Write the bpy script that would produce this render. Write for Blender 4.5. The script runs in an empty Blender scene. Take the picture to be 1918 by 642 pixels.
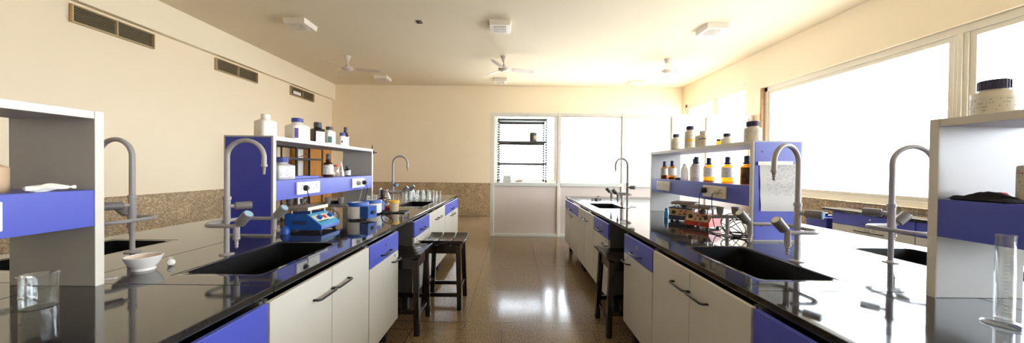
import bpy, bmesh, math, random
from math import sin, cos, pi, radians, sqrt
from mathutils import Vector, Matrix
random.seed(7)
C = bpy.context.scene.collection

# ------------------------------------------------------------------ materials
MATS = {}
def new_mat(name):
    m = bpy.data.materials.new(name); m.use_nodes = True
    nt = m.node_tree; nt.nodes.clear()
    out = nt.nodes.new('ShaderNodeOutputMaterial')
    MATS[name] = m
    return m, nt, out
def N(nt, t, **kw):
    n = nt.nodes.new(t)
    for k, v in kw.items():
        if k.startswith('i_'):
            n.inputs[k[2:].replace('_', ' ')].default_value = v
        else:
            setattr(n, k, v)
    return n
def L(nt, a, ao, b, bi): nt.links.new(a.outputs[ao], b.inputs[bi])
def rgb(*c): return (c[0], c[1], c[2], 1)
def simple(name, col, rough=.5, metal=0, spec=.5, var=.06, scale=30., bump=0.0, coat=0.):
    """plain paint or plastic with a faint procedural mottling"""
    m, nt, out = new_mat(name)
    p = N(nt, 'ShaderNodeBsdfPrincipled', i_Roughness=rough, i_Metallic=metal)
    p.inputs['Specular IOR Level'].default_value = spec
    p.inputs['Coat Weight'].default_value = coat
    tc = N(nt, 'ShaderNodeTexCoord'); no = N(nt, 'ShaderNodeTexNoise', i_Scale=scale, i_Detail=3.)
    L(nt, tc, 'Object', no, 'Vector')
    mx = N(nt, 'ShaderNodeMix', data_type='RGBA')
    mx.inputs[6].default_value = rgb(*[c * (1 - var) for c in col])
    mx.inputs[7].default_value = rgb(*[min(1, c * (1 + var)) for c in col])
    L(nt, no, 'Fac', mx, 0); nt.links.new(mx.outputs[2], p.inputs['Base Color'])
    if bump:
        b = N(nt, 'ShaderNodeBump', i_Strength=bump, i_Distance=.01)
        L(nt, no, 'Fac', b, 'Height'); L(nt, b, 'Normal', p, 'Normal')
    L(nt, p, 'BSDF', out, 'Surface')
    return m
def glassy(name, tint=(.93, .95, .95), gloss=.12, rough=.02, edge=.75, body=None, body_w=0., edge_col=(.95, .97, .97)):
    """thin clear walls: see through face-on, reflecting and whitish towards the rim"""
    m, nt, out = new_mat(name)
    tr = N(nt, 'ShaderNodeBsdfTransparent'); tr.inputs['Color'].default_value = rgb(*tint)
    gl = N(nt, 'ShaderNodeBsdfGlossy', i_Roughness=rough); gl.inputs['Color'].default_value = rgb(*edge_col)
    lw = N(nt, 'ShaderNodeLayerWeight', i_Blend=.25)
    mr = N(nt, 'ShaderNodeMapRange'); mr.inputs['To Min'].default_value = gloss * .3; mr.inputs['To Max'].default_value = edge
    L(nt, lw, 'Facing', mr, 'Value')
    mx = N(nt, 'ShaderNodeMixShader'); L(nt, mr, 'Result', mx, 'Fac')
    L(nt, tr, 'BSDF', mx, 1); L(nt, gl, 'BSDF', mx, 2)
    last = mx
    if body_w:
        df = N(nt, 'ShaderNodeBsdfDiffuse'); df.inputs['Color'].default_value = rgb(*body)
        m2 = N(nt, 'ShaderNodeMixShader', i_Fac=body_w); L(nt, mx, 'Shader', m2, 1); L(nt, df, 'BSDF', m2, 2); last = m2
    L(nt, last, 'Shader', out, 'Surface')
    return m

simple('wall_paint', (.87, .755, .565), .75, var=.03, scale=1.3, bump=.03)
simple('ceiling_paint', (.75, .66, .50), .8, var=.04, scale=.8)
simple('beam_paint', (.86, .765, .585), .75, var=.03, scale=1.)
simple('laminate_grey', (.60, .585, .52), .38, var=.03, scale=8)
simple('laminate_carcass', (.075, .075, .07), .5, var=.05, scale=8)
simple('laminate_pale', (.40, .40, .385), .35, var=.03, scale=6)
simple('laminate_blue', (.075, .10, .50), .33, var=.04, scale=10)
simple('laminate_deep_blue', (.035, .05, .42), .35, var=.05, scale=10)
simple('edge_band', (.68, .65, .58), .4, var=.03)
simple('black_metal', (.012, .012, .013), .3, metal=.0, spec=.6)
simple('black_plastic', (.012, .012, .014), .45)
simple('black_rubber', (.02, .02, .02), .6)
simple('dark_grey_plastic', (.10, .09, .09), .5)
simple('leg_black', (.015, .015, .016), .5)
simple('steel', (.55, .54, .52), .28, metal=1., var=.08)
simple('chrome_worn', (.75, .74, .70), .18, metal=1.)
simple('faucet_grey', (.36, .34, .335), .38, spec=.5, var=.05)
simple('knob_grey', (.19, .175, .17), .42, var=.06)
simple('cap_blue', (.04, .22, .42), .35)
simple('cap_pale_blue', (.30, .50, .62), .35)
simple('cap_reflection_white', (.72, .70, .64), .4)  # right faucet knob caps, whitened to paint in a reflection
simple('sink_black', (.004, .004, .0045), .6, spec=.06, var=.3, scale=60)
simple('fan_white', (.58, .50, .44), .4)
simple('fixture_white', (.74, .68, .58), .45)
simple('fixture_grille', (.30, .28, .25), .35, metal=.6, var=.2, scale=150)
simple('vent_dark', (.015, .013, .012), .8)
simple('vent_slat', (.50, .38, .20), .5)
simple('frame_cream', (.74, .70, .60), .4, var=.03)
simple('frame_green_grey', (.60, .62, .57), .4, var=.03)
simple('panel_taupe', (.60, .52, .46), .5, var=.03, scale=5)
simple('panel_cream', (.82, .75, .66), .5, var=.02, scale=5)
simple('slot_steel', (.035, .035, .035), .5)
simple('white_board', (.85, .85, .82), .5)
simple('porcelain', (.86, .84, .82), .18, var=.02)
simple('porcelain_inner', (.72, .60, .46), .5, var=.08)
simple('plastic_white', (.80, .78, .72), .42, var=.02)
simple('plastic_cream', (.72, .67, .56), .42, var=.03)
simple('plastic_grey_white', (.66, .65, .62), .45, var=.04)
simple('cap_navy', (.018, .02, .075), .38)
simple('cap_royal', (.02, .03, .28), .35)
simple('cap_bright_blue', (.03, .12, .45), .35)
simple('cap_black', (.012, .012, .013), .35)
simple('cap_red', (.55, .03, .03), .4)
simple('cap_yellow', (.85, .48, .03), .4)
simple('dark_bottle', (.018, .011, .009), .15, var=.1)
simple('brown_dark_glass', (.06, .016, .008), .1, var=.2, coat=.3)
simple('tan_plastic', (.62, .44, .27), .5)
simple('label_green', (.02, .13, .10), .6)
simple('label_purple', (.07, .03, .22), .6)
simple('device_blue', (.008, .085, .40), .35)
simple('device_light_blue', (.05, .33, .60), .3)
simple('device_red', (.46, .028, .010), .35)
simple('device_beige', (.50, .40, .24), .5, var=.08)
simple('device_navy', (.012, .016, .06), .4)
simple('mantle_white', (.74, .73, .68), .45)
simple('plate_tan', (.24, .185, .14), .6, var=.15, scale=25)
simple('socket_white', (.82, .82, .79), .35)
simple('socket_cream', (.70, .64, .50), .4)
simple('hole_dark', (.02, .018, .017), .7)
simple('wrapper', (.78, .76, .66), .3, var=.15, scale=40)
simple('cloth_black', (.012, .012, .013), .9, bump=.3)
simple('red_stuff', (.45, .03, .03), .6, var=.3, scale=60)
simple('plug_grey', (.42, .41, .39), .45)
simple('brick_raw', (.42, .25, .14), .9, var=.3, scale=25, bump=.4)
simple('powder_white', (.85, .80, .74), .8)
simple('bin_blue', (.07, .09, .45), .4)

glassy('lab_glass', (.95, .96, .96), gloss=.14, edge=.85, body=(.9, .9, .9), body_w=.015)
glassy('window_glass', (.97, .98, .98), gloss=.05, edge=.25)
glassy('amber_glass', (.93, .54, .09), gloss=.10, edge=.35, edge_col=(1, .9, .8), body=(.35, .08, .01), body_w=.05)
glassy('milky_plastic', (.80, .78, .72), gloss=.08, edge=.3, rough=.3, body=(.8, .78, .72), body_w=.65)
glassy('yellow_tub', (.92, .86, .74), gloss=.08, edge=.3, rough=.25, body=(.85, .74, .55), body_w=.5)

def mk_frosted():
    m, nt, out = new_mat('frosted_glass')
    a = N(nt, 'ShaderNodeBsdfDiffuse'); a.inputs['Color'].default_value = rgb(.85, .80, .74)
    b = N(nt, 'ShaderNodeBsdfTranslucent'); b.inputs['Color'].default_value = rgb(.93, .88, .82)
    mx = N(nt, 'ShaderNodeMixShader', i_Fac=.6); L(nt, a, 'BSDF', mx, 1); L(nt, b, 'BSDF', mx, 2)
    gl = N(nt, 'ShaderNodeBsdfGlossy', i_Roughness=.08); m2 = N(nt, 'ShaderNodeMixShader', i_Fac=.05); L(nt, mx, 'Shader', m2, 1); L(nt, gl, 'BSDF', m2, 2)
    L(nt, m2, 'Shader', out, 'Surface')
mk_frosted()
# polished black granite with a dusty film
def mk_granite():
    m, nt, out = new_mat('black_granite')
    p = N(nt, 'ShaderNodeBsdfPrincipled'); p.inputs['IOR'].default_value = 1.7
    p.inputs['Specular IOR Level'].default_value = .5
    tc = N(nt, 'ShaderNodeTexCoord')
    no = N(nt, 'ShaderNodeTexNoise', i_Scale=180., i_Detail=2.); L(nt, tc, 'Object', no, 'Vector')
    mp = N(nt, 'ShaderNodeMapping'); mp.inputs['Scale'].default_value = (9, 1.6, 1); mp.inputs['Rotation'].default_value = (0, 0, .5)
    L(nt, tc, 'Object', mp, 'Vector')
    st = N(nt, 'ShaderNodeTexNoise', i_Scale=1.2, i_Detail=5., i_Roughness=.6); L(nt, mp, 'Vector', st, 'Vector')
    cr = N(nt, 'ShaderNodeValToRGB'); cr.color_ramp.elements[0].position = .35; cr.color_ramp.elements[1].position = .8
    cr.color_ramp.elements[0].color = rgb(.014, .014, .015); cr.color_ramp.elements[1].color = rgb(.04, .038, .034)
    L(nt, no, 'Fac', cr, 'Fac')
    mr = N(nt, 'ShaderNodeMapRange'); mr.inputs['From Min'].default_value = .5; mr.inputs['From Max'].default_value = .8
    mr.inputs['To Min'].default_value = 0.; mr.inputs['To Max'].default_value = .35
    L(nt, st, 'Fac', mr, 'Value')
    mx = N(nt, 'ShaderNodeMix', data_type='RGBA'); mx.inputs[7].default_value = rgb(.10, .09, .07)
    L(nt, mr, 'Result', mx, 0); nt.links.new(cr.outputs['Color'], mx.inputs[6]); nt.links.new(mx.outputs[2], p.inputs['Base Color'])
    r2 = N(nt, 'ShaderNodeMapRange'); r2.inputs['From Min'].default_value = .35; r2.inputs['From Max'].default_value = .75
    r2.inputs['To Min'].default_value = .03; r2.inputs['To Max'].default_value = .11
    L(nt, st, 'Fac', r2, 'Value'); L(nt, r2, 'Result', p, 'Roughness')
    L(nt, p, 'BSDF', out, 'Surface')
mk_granite()

# pebble-dash wainscot
def mk_aggregate():
    m, nt, out = new_mat('pebble_dash')
    p = N(nt, 'ShaderNodeBsdfPrincipled', i_Roughness=.7)
    tc = N(nt, 'ShaderNodeTexCoord')
    v = N(nt, 'ShaderNodeTexVoronoi', i_Scale=62.); L(nt, tc, 'Object', v, 'Vector')
    cr = N(nt, 'ShaderNodeValToRGB'); e = cr.color_ramp.elements
    e[0].position = 0; e[0].color = rgb(.27, .17, .075); e[1].position = 1; e[1].color = rgb(.72, .58, .36)
    a = e.new(.45); a.color = rgb(.45, .30, .14); b = e.new(.75); b.color = rgb(.55, .40, .20)
    sp = N(nt, 'ShaderNodeSeparateColor'); L(nt, v, 'Color', sp, 'Color'); L(nt, sp, 'Red', cr, 'Fac')
    n2 = N(nt, 'ShaderNodeTexNoise', i_Scale=5., i_Detail=4.); L(nt, tc, 'Object', n2, 'Vector')
    mx = N(nt, 'ShaderNodeMix', data_type='RGBA', blend_type='MULTIPLY'); mx.inputs[0].default_value = .5
    nt.links.new(cr.outputs['Color'], mx.inputs[6]); nt.links.new(n2.outputs['Fac'], mx.inputs[7])
    g = N(nt, 'ShaderNodeBrightContrast', i_Bright=.06); nt.links.new(mx.outputs[2], g.inputs['Color'])
    L(nt, g, 'Color', p, 'Base Color')
    bp = N(nt, 'ShaderNodeBump', i_Strength=.5, i_Distance=.006); L(nt, v, 'Distance', bp, 'Height'); L(nt, bp, 'Normal', p, 'Normal')
    L(nt, p, 'BSDF', out, 'Surface')
mk_aggregate()

# polished speckled floor slabs .72 x .855 m with a narrow border strip
def mk_floor():
    m, nt, out = new_mat('floor_slabs')
    p = N(nt, 'ShaderNodeBsdfPrincipled'); p.inputs['IOR'].default_value = 1.5
    tc = N(nt, 'ShaderNodeTexCoord'); sx = N(nt, 'ShaderNodeSeparateXYZ'); L(nt, tc, 'Object', sx, 'Vector')
    def math(op, a, b=None, c=None):
        n = N(nt, 'ShaderNodeMath', operation=op)
        for i, v in enumerate((a, b, c)):
            if v is None: continue
            if isinstance(v, tuple): nt.links.new(v[0].outputs[v[1]], n.inputs[i])
            else: n.inputs[i].default_value = v
        return (n, 0)
    def line(coord, off, pitch, w):
        f = math('FRACT', math('DIVIDE', math('SUBTRACT', coord, off), pitch))
        return math('LESS_THAN', math('MULTIPLY', f, pitch), w)
    X, Yc = (sx, 'X'), (sx, 'Y')
    l1 = line(X, -.378, .723, .005)
    near = math('LESS_THAN', Yc, 2.59)
    l1b = line(X, -.378 + .31, .723, .005)
    lx = math('ADD', math('MULTIPLY', l1, math('SUBTRACT', 1., near)), math('MULTIPLY', l1b, near))
    l2 = line(Yc, 4.268 - .855 * 10, .855, .005)
    l3 = math('COMPARE', Yc, 2.69, .003)
    tot = math('MINIMUM', math('ADD', math('ADD', lx, l2), l3), 1.)
    no = N(nt, 'ShaderNodeTexNoise', i_Scale=85., i_Detail=4., i_Roughness=.75); L(nt, tc, 'Object', no, 'Vector')
    big = N(nt, 'ShaderNodeTexNoise', i_Scale=1.1, i_Detail=4.); L(nt, tc, 'Object', big, 'Vector')
    cr = N(nt, 'ShaderNodeValToRGB'); e = cr.color_ramp.elements
    e[0].position = .36; e[0].color = rgb(.06, .036, .018); e[1].position = .64; e[1].color = rgb(.50, .355, .205)
    a = e.new(.5); a.color = rgb(.27, .185, .105)
    L(nt, no, 'Fac', cr, 'Fac')
    hs = N(nt, 'ShaderNodeMix', data_type='RGBA', blend_type='MULTIPLY'); hs.inputs[0].default_value = .35
    nt.links.new(cr.outputs['Color'], hs.inputs[6]); nt.links.new(big.outputs['Fac'], hs.inputs[7])
    mx = N(nt, 'ShaderNodeMix', data_type='RGBA'); mx.inputs[7].default_value = rgb(.02, .014, .01)
    nt.links.new(tot[0].outputs[0], mx.inputs[0]); nt.links.new(hs.outputs[2], mx.inputs[6]); nt.links.new(mx.outputs[2], p.inputs['Base Color'])
    r = N(nt, 'ShaderNodeMapRange'); r.inputs['To Min'].default_value = .07; r.inputs['To Max'].default_value = .22
    L(nt, big, 'Fac', r, 'Value'); L(nt, r, 'Result', p, 'Roughness')
    L(nt, p, 'BSDF', out, 'Surface')
mk_floor()

def mk_wood(name, c0, c1, axis_scale, rough=.4):
    m, nt, out = new_mat(name)
    p = N(nt, 'ShaderNodeBsdfPrincipled', i_Roughness=rough)
    tc = N(nt, 'ShaderNodeTexCoord'); mp = N(nt, 'ShaderNodeMapping'); mp.inputs['Scale'].default_value = axis_scale
    L(nt, tc, 'Object', mp, 'Vector')
    no = N(nt, 'ShaderNodeTexNoise', i_Scale=6., i_Detail=5.); no.inputs['Distortion'].default_value = .6; L(nt, mp, 'Vector', no, 'Vector')
    cr = N(nt, 'ShaderNodeValToRGB'); e = cr.color_ramp.elements
    e[0].position = .35; e[0].color = rgb(*c0); e[1].position = .7; e[1].color = rgb(*c1)
    L(nt, no, 'Fac', cr, 'Fac'); L(nt, cr, 'Color', p, 'Base Color'); L(nt, p, 'BSDF', out, 'Surface')
mk_wood('stool_wood', (.006, .004, .004), (.022, .013, .010), (1, 6, 1), .22)
mk_wood('stool_wood_edge', (.02, .009, .006), (.05, .02, .012), (4, 4, 1), .35)
mk_wood('cupboard_wood', (.42, .17, .035), (.60, .29, .075), (7, 7, .5), .4)

# paper with rows of tiny print: dashes in rows along local z
def mk_print(name, paper=(.78, .78, .74), ink=(.30, .30, .32), pitch=.008, dens=.47, hscale=90., zmin=None):
    m, nt, out = new_mat(name)
    p = N(nt, 'ShaderNodeBsdfPrincipled', i_Roughness=.6)
    tc = N(nt, 'ShaderNodeTexCoord'); sx = N(nt, 'ShaderNodeSeparateXYZ'); L(nt, tc, 'Object', sx, 'Vector')
    d = N(nt, 'ShaderNodeMath', operation='DIVIDE'); d.inputs[1].default_value = pitch; L(nt, sx, 'Z', d, 0)
    fr = N(nt, 'ShaderNodeMath', operation='FRACT'); L(nt, d, 0, fr, 0)
    fl = N(nt, 'ShaderNodeMath', operation='FLOOR'); L(nt, d, 0, fl, 0)
    row = N(nt, 'ShaderNodeMath', operation='GREATER_THAN'); row.inputs[1].default_value = .55; L(nt, fr, 0, row, 0)
    cb = N(nt, 'ShaderNodeCombineXYZ')
    mx_ = N(nt, 'ShaderNodeMath', operation='MULTIPLY'); mx_.inputs[1].default_value = hscale; L(nt, sx, 'X', mx_, 0)
    my_ = N(nt, 'ShaderNodeMath', operation='MULTIPLY'); my_.inputs[1].default_value = hscale; L(nt, sx, 'Y', my_, 0)
    mz_ = N(nt, 'ShaderNodeMath', operation='MULTIPLY'); mz_.inputs[1].default_value = 3.7; L(nt, fl, 0, mz_, 0)
    L(nt, mx_, 0, cb, 'X'); L(nt, my_, 0, cb, 'Y'); L(nt, mz_, 0, cb, 'Z')
    no = N(nt, 'ShaderNodeTexNoise', i_Scale=1., i_Detail=1.); L(nt, cb, 'Vector', no, 'Vector')
    gt = N(nt, 'ShaderNodeMath', operation='GREATER_THAN'); gt.inputs[1].default_value = dens; L(nt, no, 'Fac', gt, 0)
    mu = N(nt, 'ShaderNodeMath', operation='MULTIPLY'); L(nt, row, 0, mu, 0); L(nt, gt, 0, mu, 1)
    if zmin is not None:            # print only on the upper part of the page
        zz = N(nt, 'ShaderNodeMath', operation='GREATER_THAN'); zz.inputs[1].default_value = zmin; L(nt, sx, 'Z', zz, 0)
        m3 = N(nt, 'ShaderNodeMath', operation='MULTIPLY'); L(nt, mu, 0, m3, 0); L(nt, zz, 0, m3, 1)
        ax = N(nt, 'ShaderNodeMath', operation='ABSOLUTE'); L(nt, sx, 'X', ax, 0)
        lx = N(nt, 'ShaderNodeMath', operation='LESS_THAN'); lx.inputs[1].default_value = .092; L(nt, ax, 0, lx, 0)
        mu = N(nt, 'ShaderNodeMath', operation='MULTIPLY'); L(nt, m3, 0, mu, 0); L(nt, lx, 0, mu, 1)
    mx = N(nt, 'ShaderNodeMix', data_type='RGBA'); mx.inputs[6].default_value = rgb(*paper); mx.inputs[7].default_value = rgb(*ink)
    L(nt, mu, 0, mx, 0); nt.links.new(mx.outputs[2], p.inputs['Base Color']); L(nt, p, 'BSDF', out, 'Surface')
mk_print('label_print', ink=(.52, .52, .55), pitch=.011, dens=.54, hscale=110.)
mk_print('label_print_cream', ink=(.44, .41, .36), paper=(.66, .62, .52), pitch=.012, dens=.56, hscale=120.)
mk_print('sheet_print', paper=(.60, .59, .56), ink=(.42, .41, .41), pitch=.0125, dens=.53, hscale=55., zmin=-.045)

# ------------------------------------------------------------------ mesh helpers
class MB:
    def __init__(s): s.v = []; s.f = []; s.mi = []; s.cur = 0
    def add(s, vs, fs):
        o = len(s.v); s.v += [tuple(v) for v in vs]
        for f in fs: s.f.append([o + i for i in f]); s.mi.append(s.cur)
        return s
    def mat(s, i): s.cur = i; return s
    def box(s, x0, y0, z0, x1, y1, z1):
        if x0 > x1: x0, x1 = x1, x0
        if y0 > y1: y0, y1 = y1, y0
        if z0 > z1: z0, z1 = z1, z0
        vs = [(x, y, z) for z in (z0, z1) for y in (y0, y1) for x in (x0, x1)]
        return s.add(vs, [(0, 2, 3, 1), (4, 5, 7, 6), (0, 1, 5, 4), (2, 6, 7, 3), (0, 4, 6, 2), (1, 3, 7, 5)])
    def prism(s, poly, axis, a, b):
        """polygon in the two other axes, extruded along axis"""
        def pt(u, w, t):
            return {'x': (t, u, w), 'y': (u, t, w), 'z': (u, w, t)}[axis]
        n = len(poly)
        vs = [pt(u, w, a) for u, w in poly] + [pt(u, w, b) for u, w in poly]
        fs = [tuple(range(n)), tuple(range(2 * n - 1, n - 1, -1))] + [(i, n + i, n + (i + 1) % n, (i + 1) % n) for i in range(n)]
        return s.add(vs, fs)
    def lathe(s, prof, n=24, c=(0, 0, 0), shape=None, mtx=None, a0=0., a1=2 * pi, caps=True):
        """prof = [(r, z)], optional squareness per ring"""
        full = abs(a1 - a0 - 2 * pi) < 1e-6
        cnt = n if full else n + 1
        vs, fs = [], []
        for k, (r, z) in enumerate(prof):
            p = shape[k] if shape else 2
            for i in range(cnt):
                t = a0 + (a1 - a0) * i / n
                q = r if p == 2 else r / ((abs(cos(t)) ** p + abs(sin(t)) ** p) ** (1. / p))
                v = Vector((q * cos(t), q * sin(t), z))
                if mtx: v = mtx @ v
                vs.append((v[0] + c[0], v[1] + c[1], v[2] + c[2]))
        for k in range(len(prof) - 1):
            for i in range(n):
                j = (i + 1) % cnt
                fs.append((k * cnt + i, k * cnt + j, (k + 1) * cnt + j, (k + 1) * cnt + i))
        if full and caps:
            if prof[0][0] > 1e-6: fs.append(tuple(range(cnt - 1, -1, -1)))
            if prof[-1][0] > 1e-6: fs.append(tuple(range((len(prof) - 1) * cnt, len(prof) * cnt)))
        return s.add(vs, fs)
    def rod(s, p0, p1, r0, r1=None, n=16, prof=None):
        """cylinder or cone between two points; prof = [(t 0..1, r)]"""
        p0, p1 = Vector(p0), Vector(p1); d = p1 - p0
        q = Vector((0, 0, 1)).rotation_difference(d.normalized()).to_matrix()
        r1 = r0 if r1 is None else r1
        pr = [(r, t * d.length) for t, r in prof] if prof else [(r0, 0), (r1, d.length)]
        return s.lathe(pr, n, tuple(p0), mtx=q)
    def tube(s, path, r, n=10, closed=False):
        P = [Vector(p) for p in path]; m = len(P)
        tang = []
        for i in range(m):
            a = P[(i - 1) % m] if (closed or i) else P[0]; b = P[(i + 1) % m] if (closed or i < m - 1) else P[-1]
            tang.append((b - a).normalized())
        up = Vector((0, 0, 1)) if abs(tang[0].z) < .9 else Vector((1, 0, 0))
        nrm = tang[0].cross(up).normalized(); vs, fs = [], []
        for i in range(m):
            if i:
                q = tang[i - 1].rotation_difference(tang[i]); nrm = q @ nrm
            bi = tang[i].cross(nrm)
            for k in range(n):
                t = 2 * pi * k / n; vs.append(P[i] + r * (cos(t) * nrm + sin(t) * bi))
        for i in range(m if closed else m - 1):
            for k in range(n):
                j = (i + 1) % m; fs.append((i * n + k, i * n + (k + 1) % n, j * n + (k + 1) % n, j * n + k))
        if not closed: fs += [tuple(range(n - 1, -1, -1)), tuple(range((m - 1) * n, m * n))]
        return s.add(vs, fs)
    def build(s, name, mats, parent=None, smooth=40, bevel=0., seg=2):
        me = bpy.data.meshes.new(name); me.from_pydata(s.v, [], s.f)
        for m in ([mats] if isinstance(mats, str) else mats): me.materials.append(MATS[m])
        me.polygons.foreach_set('material_index', s.mi)
        bm = bmesh.new(); bm.from_mesh(me); bmesh.ops.remove_doubles(bm, verts=bm.verts, dist=1e-6)
        bmesh.ops.recalc_face_normals(bm, faces=bm.faces); bm.to_mesh(me); bm.free()
        if smooth:
            me.polygons.foreach_set('use_smooth', [True] * len(me.polygons)); me.set_sharp_from_angle(angle=radians(smooth))
        me.update()
        o = bpy.data.objects.new(name, me); C.objects.link(o)
        if parent: o.parent = parent
        if bevel:
            b = o.modifiers.new('bevel', 'BEVEL'); b.width = bevel; b.segments = seg; b.limit_method = 'ANGLE'; b.angle_limit = radians(50)
        return o
def catmull(pts, k=8):
    P = [Vector(p) for p in pts]; P = [2 * P[0] - P[1]] + P + [2 * P[-1] - P[-2]]; out = []
    for i in range(1, len(P) - 2):
        a, b, c, d = P[i - 1:i + 3]
        for j in range(k):
            t = j / k
            out.append(.5 * ((2 * b) + (c - a) * t + (2 * a - 5 * b + 4 * c - d) * t * t + (3 * b - a - 3 * c + d) * t ** 3))
    out.append(P[-2]); return out
def tag(o, label=None, cat=None, group=None, kind=None):
    if label: o['label'] = label
    if cat: o['category'] = cat
    if group: o['group'] = group
    if kind: o['kind'] = kind
    return o
def thing(name, label, cat, loc=(0, 0, 0), rz=0, group=None):
    o = bpy.data.objects.new(name, None); C.objects.link(o); o.empty_display_size = .05
    o.location = loc; o.rotation_euler = (0, 0, rz)
    return tag(o, label, cat, group)
def struct(o, label=None, cat=None): return tag(o, label, cat, kind='structure')
def slab(holes, a0, a1, b0, b1, t0, t1, axis):
    """a wall or slab with rectangular holes (a0,b0,a1,b1); t along axis"""
    As = sorted({a0, a1, *[h[0] for h in holes], *[h[2] for h in holes]}); Bs = sorted({b0, b1, *[h[1] for h in holes], *[h[3] for h in holes]})
    m = MB(); idx = {}
    def pt(a, b, t): return {'x': (t, a, b), 'y': (a, t, b), 'z': (a, b, t)}[axis]
    def vid(i, j, k):
        if (i, j, k) not in idx:
            idx[(i, j, k)] = len(m.v); m.v.append(pt(As[i], Bs[j], (t0, t1)[k]))
        return idx[(i, j, k)]
    na, nb = len(As) - 1, len(Bs) - 1
    def solid(i, j):
        if not (0 <= i < na and 0 <= j < nb): return False
        ca, cb = (As[i] + As[i + 1]) / 2, (Bs[j] + Bs[j + 1]) / 2
        return not any(h[0] < ca < h[2] and h[1] < cb < h[3] for h in holes)
    def face(*q): m.f.append([vid(*v) for v in q]); m.mi.append(0)
    for i in range(na):
        for j in range(nb):
            if not solid(i, j): continue
            for k in (0, 1): face((i, j, k), (i + 1, j, k), (i + 1, j + 1, k), (i, j + 1, k))
            if not solid(i - 1, j): face((i, j, 0), (i, j + 1, 0), (i, j + 1, 1), (i, j, 1))
            if not solid(i + 1, j): face((i + 1, j, 0), (i + 1, j + 1, 0), (i + 1, j + 1, 1), (i + 1, j, 1))
            if not solid(i, j - 1): face((i, j, 0), (i + 1, j, 0), (i + 1, j, 1), (i, j, 1))
            if not solid(i, j + 1): face((i, j + 1, 0), (i + 1, j + 1, 0), (i + 1, j + 1, 1), (i, j + 1, 1))
    return m

# ------------------------------------------------------------------ the room
XL, XR, YB, YF, ZC = -4.9, 4.6, 8.7, -2.6, 3.52
struct(MB().box(XL - .2, YF - .2, -.12, XR + .25, YB + .2, 0).build('floor', 'floor_slabs', smooth=0))
struct(MB().box(XL - .2, YF - .2, ZC, XR + .25, YB + .2, ZC + .15).build('ceiling', 'ceiling_paint', smooth=0))
struct(MB().box(XL - .2, YF - .2, 0, XL, YB + .2, ZC).build('wall_left', 'wall_paint', smooth=0))
struct(MB().box(XL, YF - .2, 0, XR, YF, ZC).build('wall_front', 'wall_paint', smooth=0))
W1 = (-2.1, .90, 5.93, 2.83)           # the long window in the right wall (y0, z0, y1, z1)
W_FILL = (6.32, .92, 8.62, 3.05)  # unseen window, added to let more light into the back of the room
W2 = (-.47, .92, 3.20, 2.80)           # window in the back wall behind the partition
struct(slab([W1, W_FILL], YF - .2, YB + .2, 0, ZC, XR, XR + .25, 'x').build('wall_right', 'wall_paint', smooth=0))
struct(slab([W2], XL, XR, 0, ZC, YB, YB + .2, 'y').build('wall_back', 'wall_paint', smooth=0))
struct(MB().box(XL, YF, 3.10, XL + .09, YB, ZC).build('trim_1', 'beam_paint', smooth=0))          # beam along the left wall
def wainscot(name, poly_box, cap):
    m = MB().box(*poly_box); m.box(*cap)
    struct(m.build(name, 'pebble_dash', smooth=0, bevel=.006))
wainscot('trim_2', (XL, YF, 0, XL + .02, YB, .89), (XL, YF, .885, XL + .028, YB, .90))
wainscot('trim_3', (XL + .02, YB - .02, 0, XR, YB, .885), (XL + .02, YB - .028, .88, XR, YB, .895))
wainscot('trim_4', (XR - .02, YF, 0, XR, 6.10, .89), (XR - .028, YF, .885, XR, 6.10, .90))
# raw brick edge in the window reveal
struct(MB().box(XR - .004, 5.925, .9, XR + .10, 5.965, 2.83).build('trim_5', 'brick_raw', smooth=0))

def window(name, axis, t, a0, b0, a1, b1, mull, fw=.07, sash=.05, mat='frame_cream'):
    """aluminium window; t0..t1 through the wall, mullions at the given coordinates"""
    def bx(m, aa, ba, ab, bb, d0, d1):
        if axis == 'x': m.box(d0, aa, ba, d1, ab, bb)
        else: m.box(aa, d0, ba, ab, d1, bb)
    m = MB(); d0, d1 = t, t + .09
    bx(m, a0, b0, a1, b0 + fw, d0, d1); bx(m, a0, b1 - fw * 1.2, a1, b1, d0, d1)
    bx(m, a0, b0, a0 + fw, b1, d0, d1); bx(m, a1 - fw, b0, a1, b1, d0, d1)
    root = struct(m.build(name, mat, smooth=0, bevel=.006))
    edges = [a0 + fw] + sorted(mull) + [a1 - fw]
    for q in mull:
        k = MB(); bx(k, q - .055, b0 + fw, q + .055, b1 - fw * 1.2, d0, d1 - .01); bx(k, q - .018, b0 + fw, q + .018, b1 - fw * 1.2, d0 - .012, d0)
        k.build('mullion', mat, root, smooth=0, bevel=.004)
    for i in range(len(edges) - 1):
        e0 = edges[i] + (.055 if i else 0); e1 = edges[i + 1] - (.055 if i < len(edges) - 2 else 0)
        k = MB(); z0, z1 = b0 + fw, b1 - fw * 1.2; s0, s1 = d0 + .015, d0 + .06
        bx(k, e0, z0, e1, z0 + sash, s0, s1); bx(k, e0, z1 - sash, e1, z1, s0, s1); bx(k, e0, z0 + sash, e0 + sash, z1 - sash, s0, s1); bx(k, e1 - sash, z0 + sash, e1, z1 - sash, s0, s1)
        k.build('sash', mat, root, smooth=0, bevel=.003)
        g = MB(); bx(g, e0 + sash, z0 + sash, e1 - sash, z1 - sash, d0 + .035, d0 + .039); g.build('pane', 'window_glass', root, smooth=0)
    return root
window('window_1', 'x', XR + .05, W1[0], W1[1], W1[2], W1[3], [3.34, .82, -.55])
window('window_2', 'y', YB + .05, W2[0], W2[1], W2[2], W2[3], [1.22], .035, .025)
window('fill_window', 'x', XR + .05, W_FILL[0], W_FILL[1], W_FILL[2], W_FILL[3], [7.4])
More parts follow.
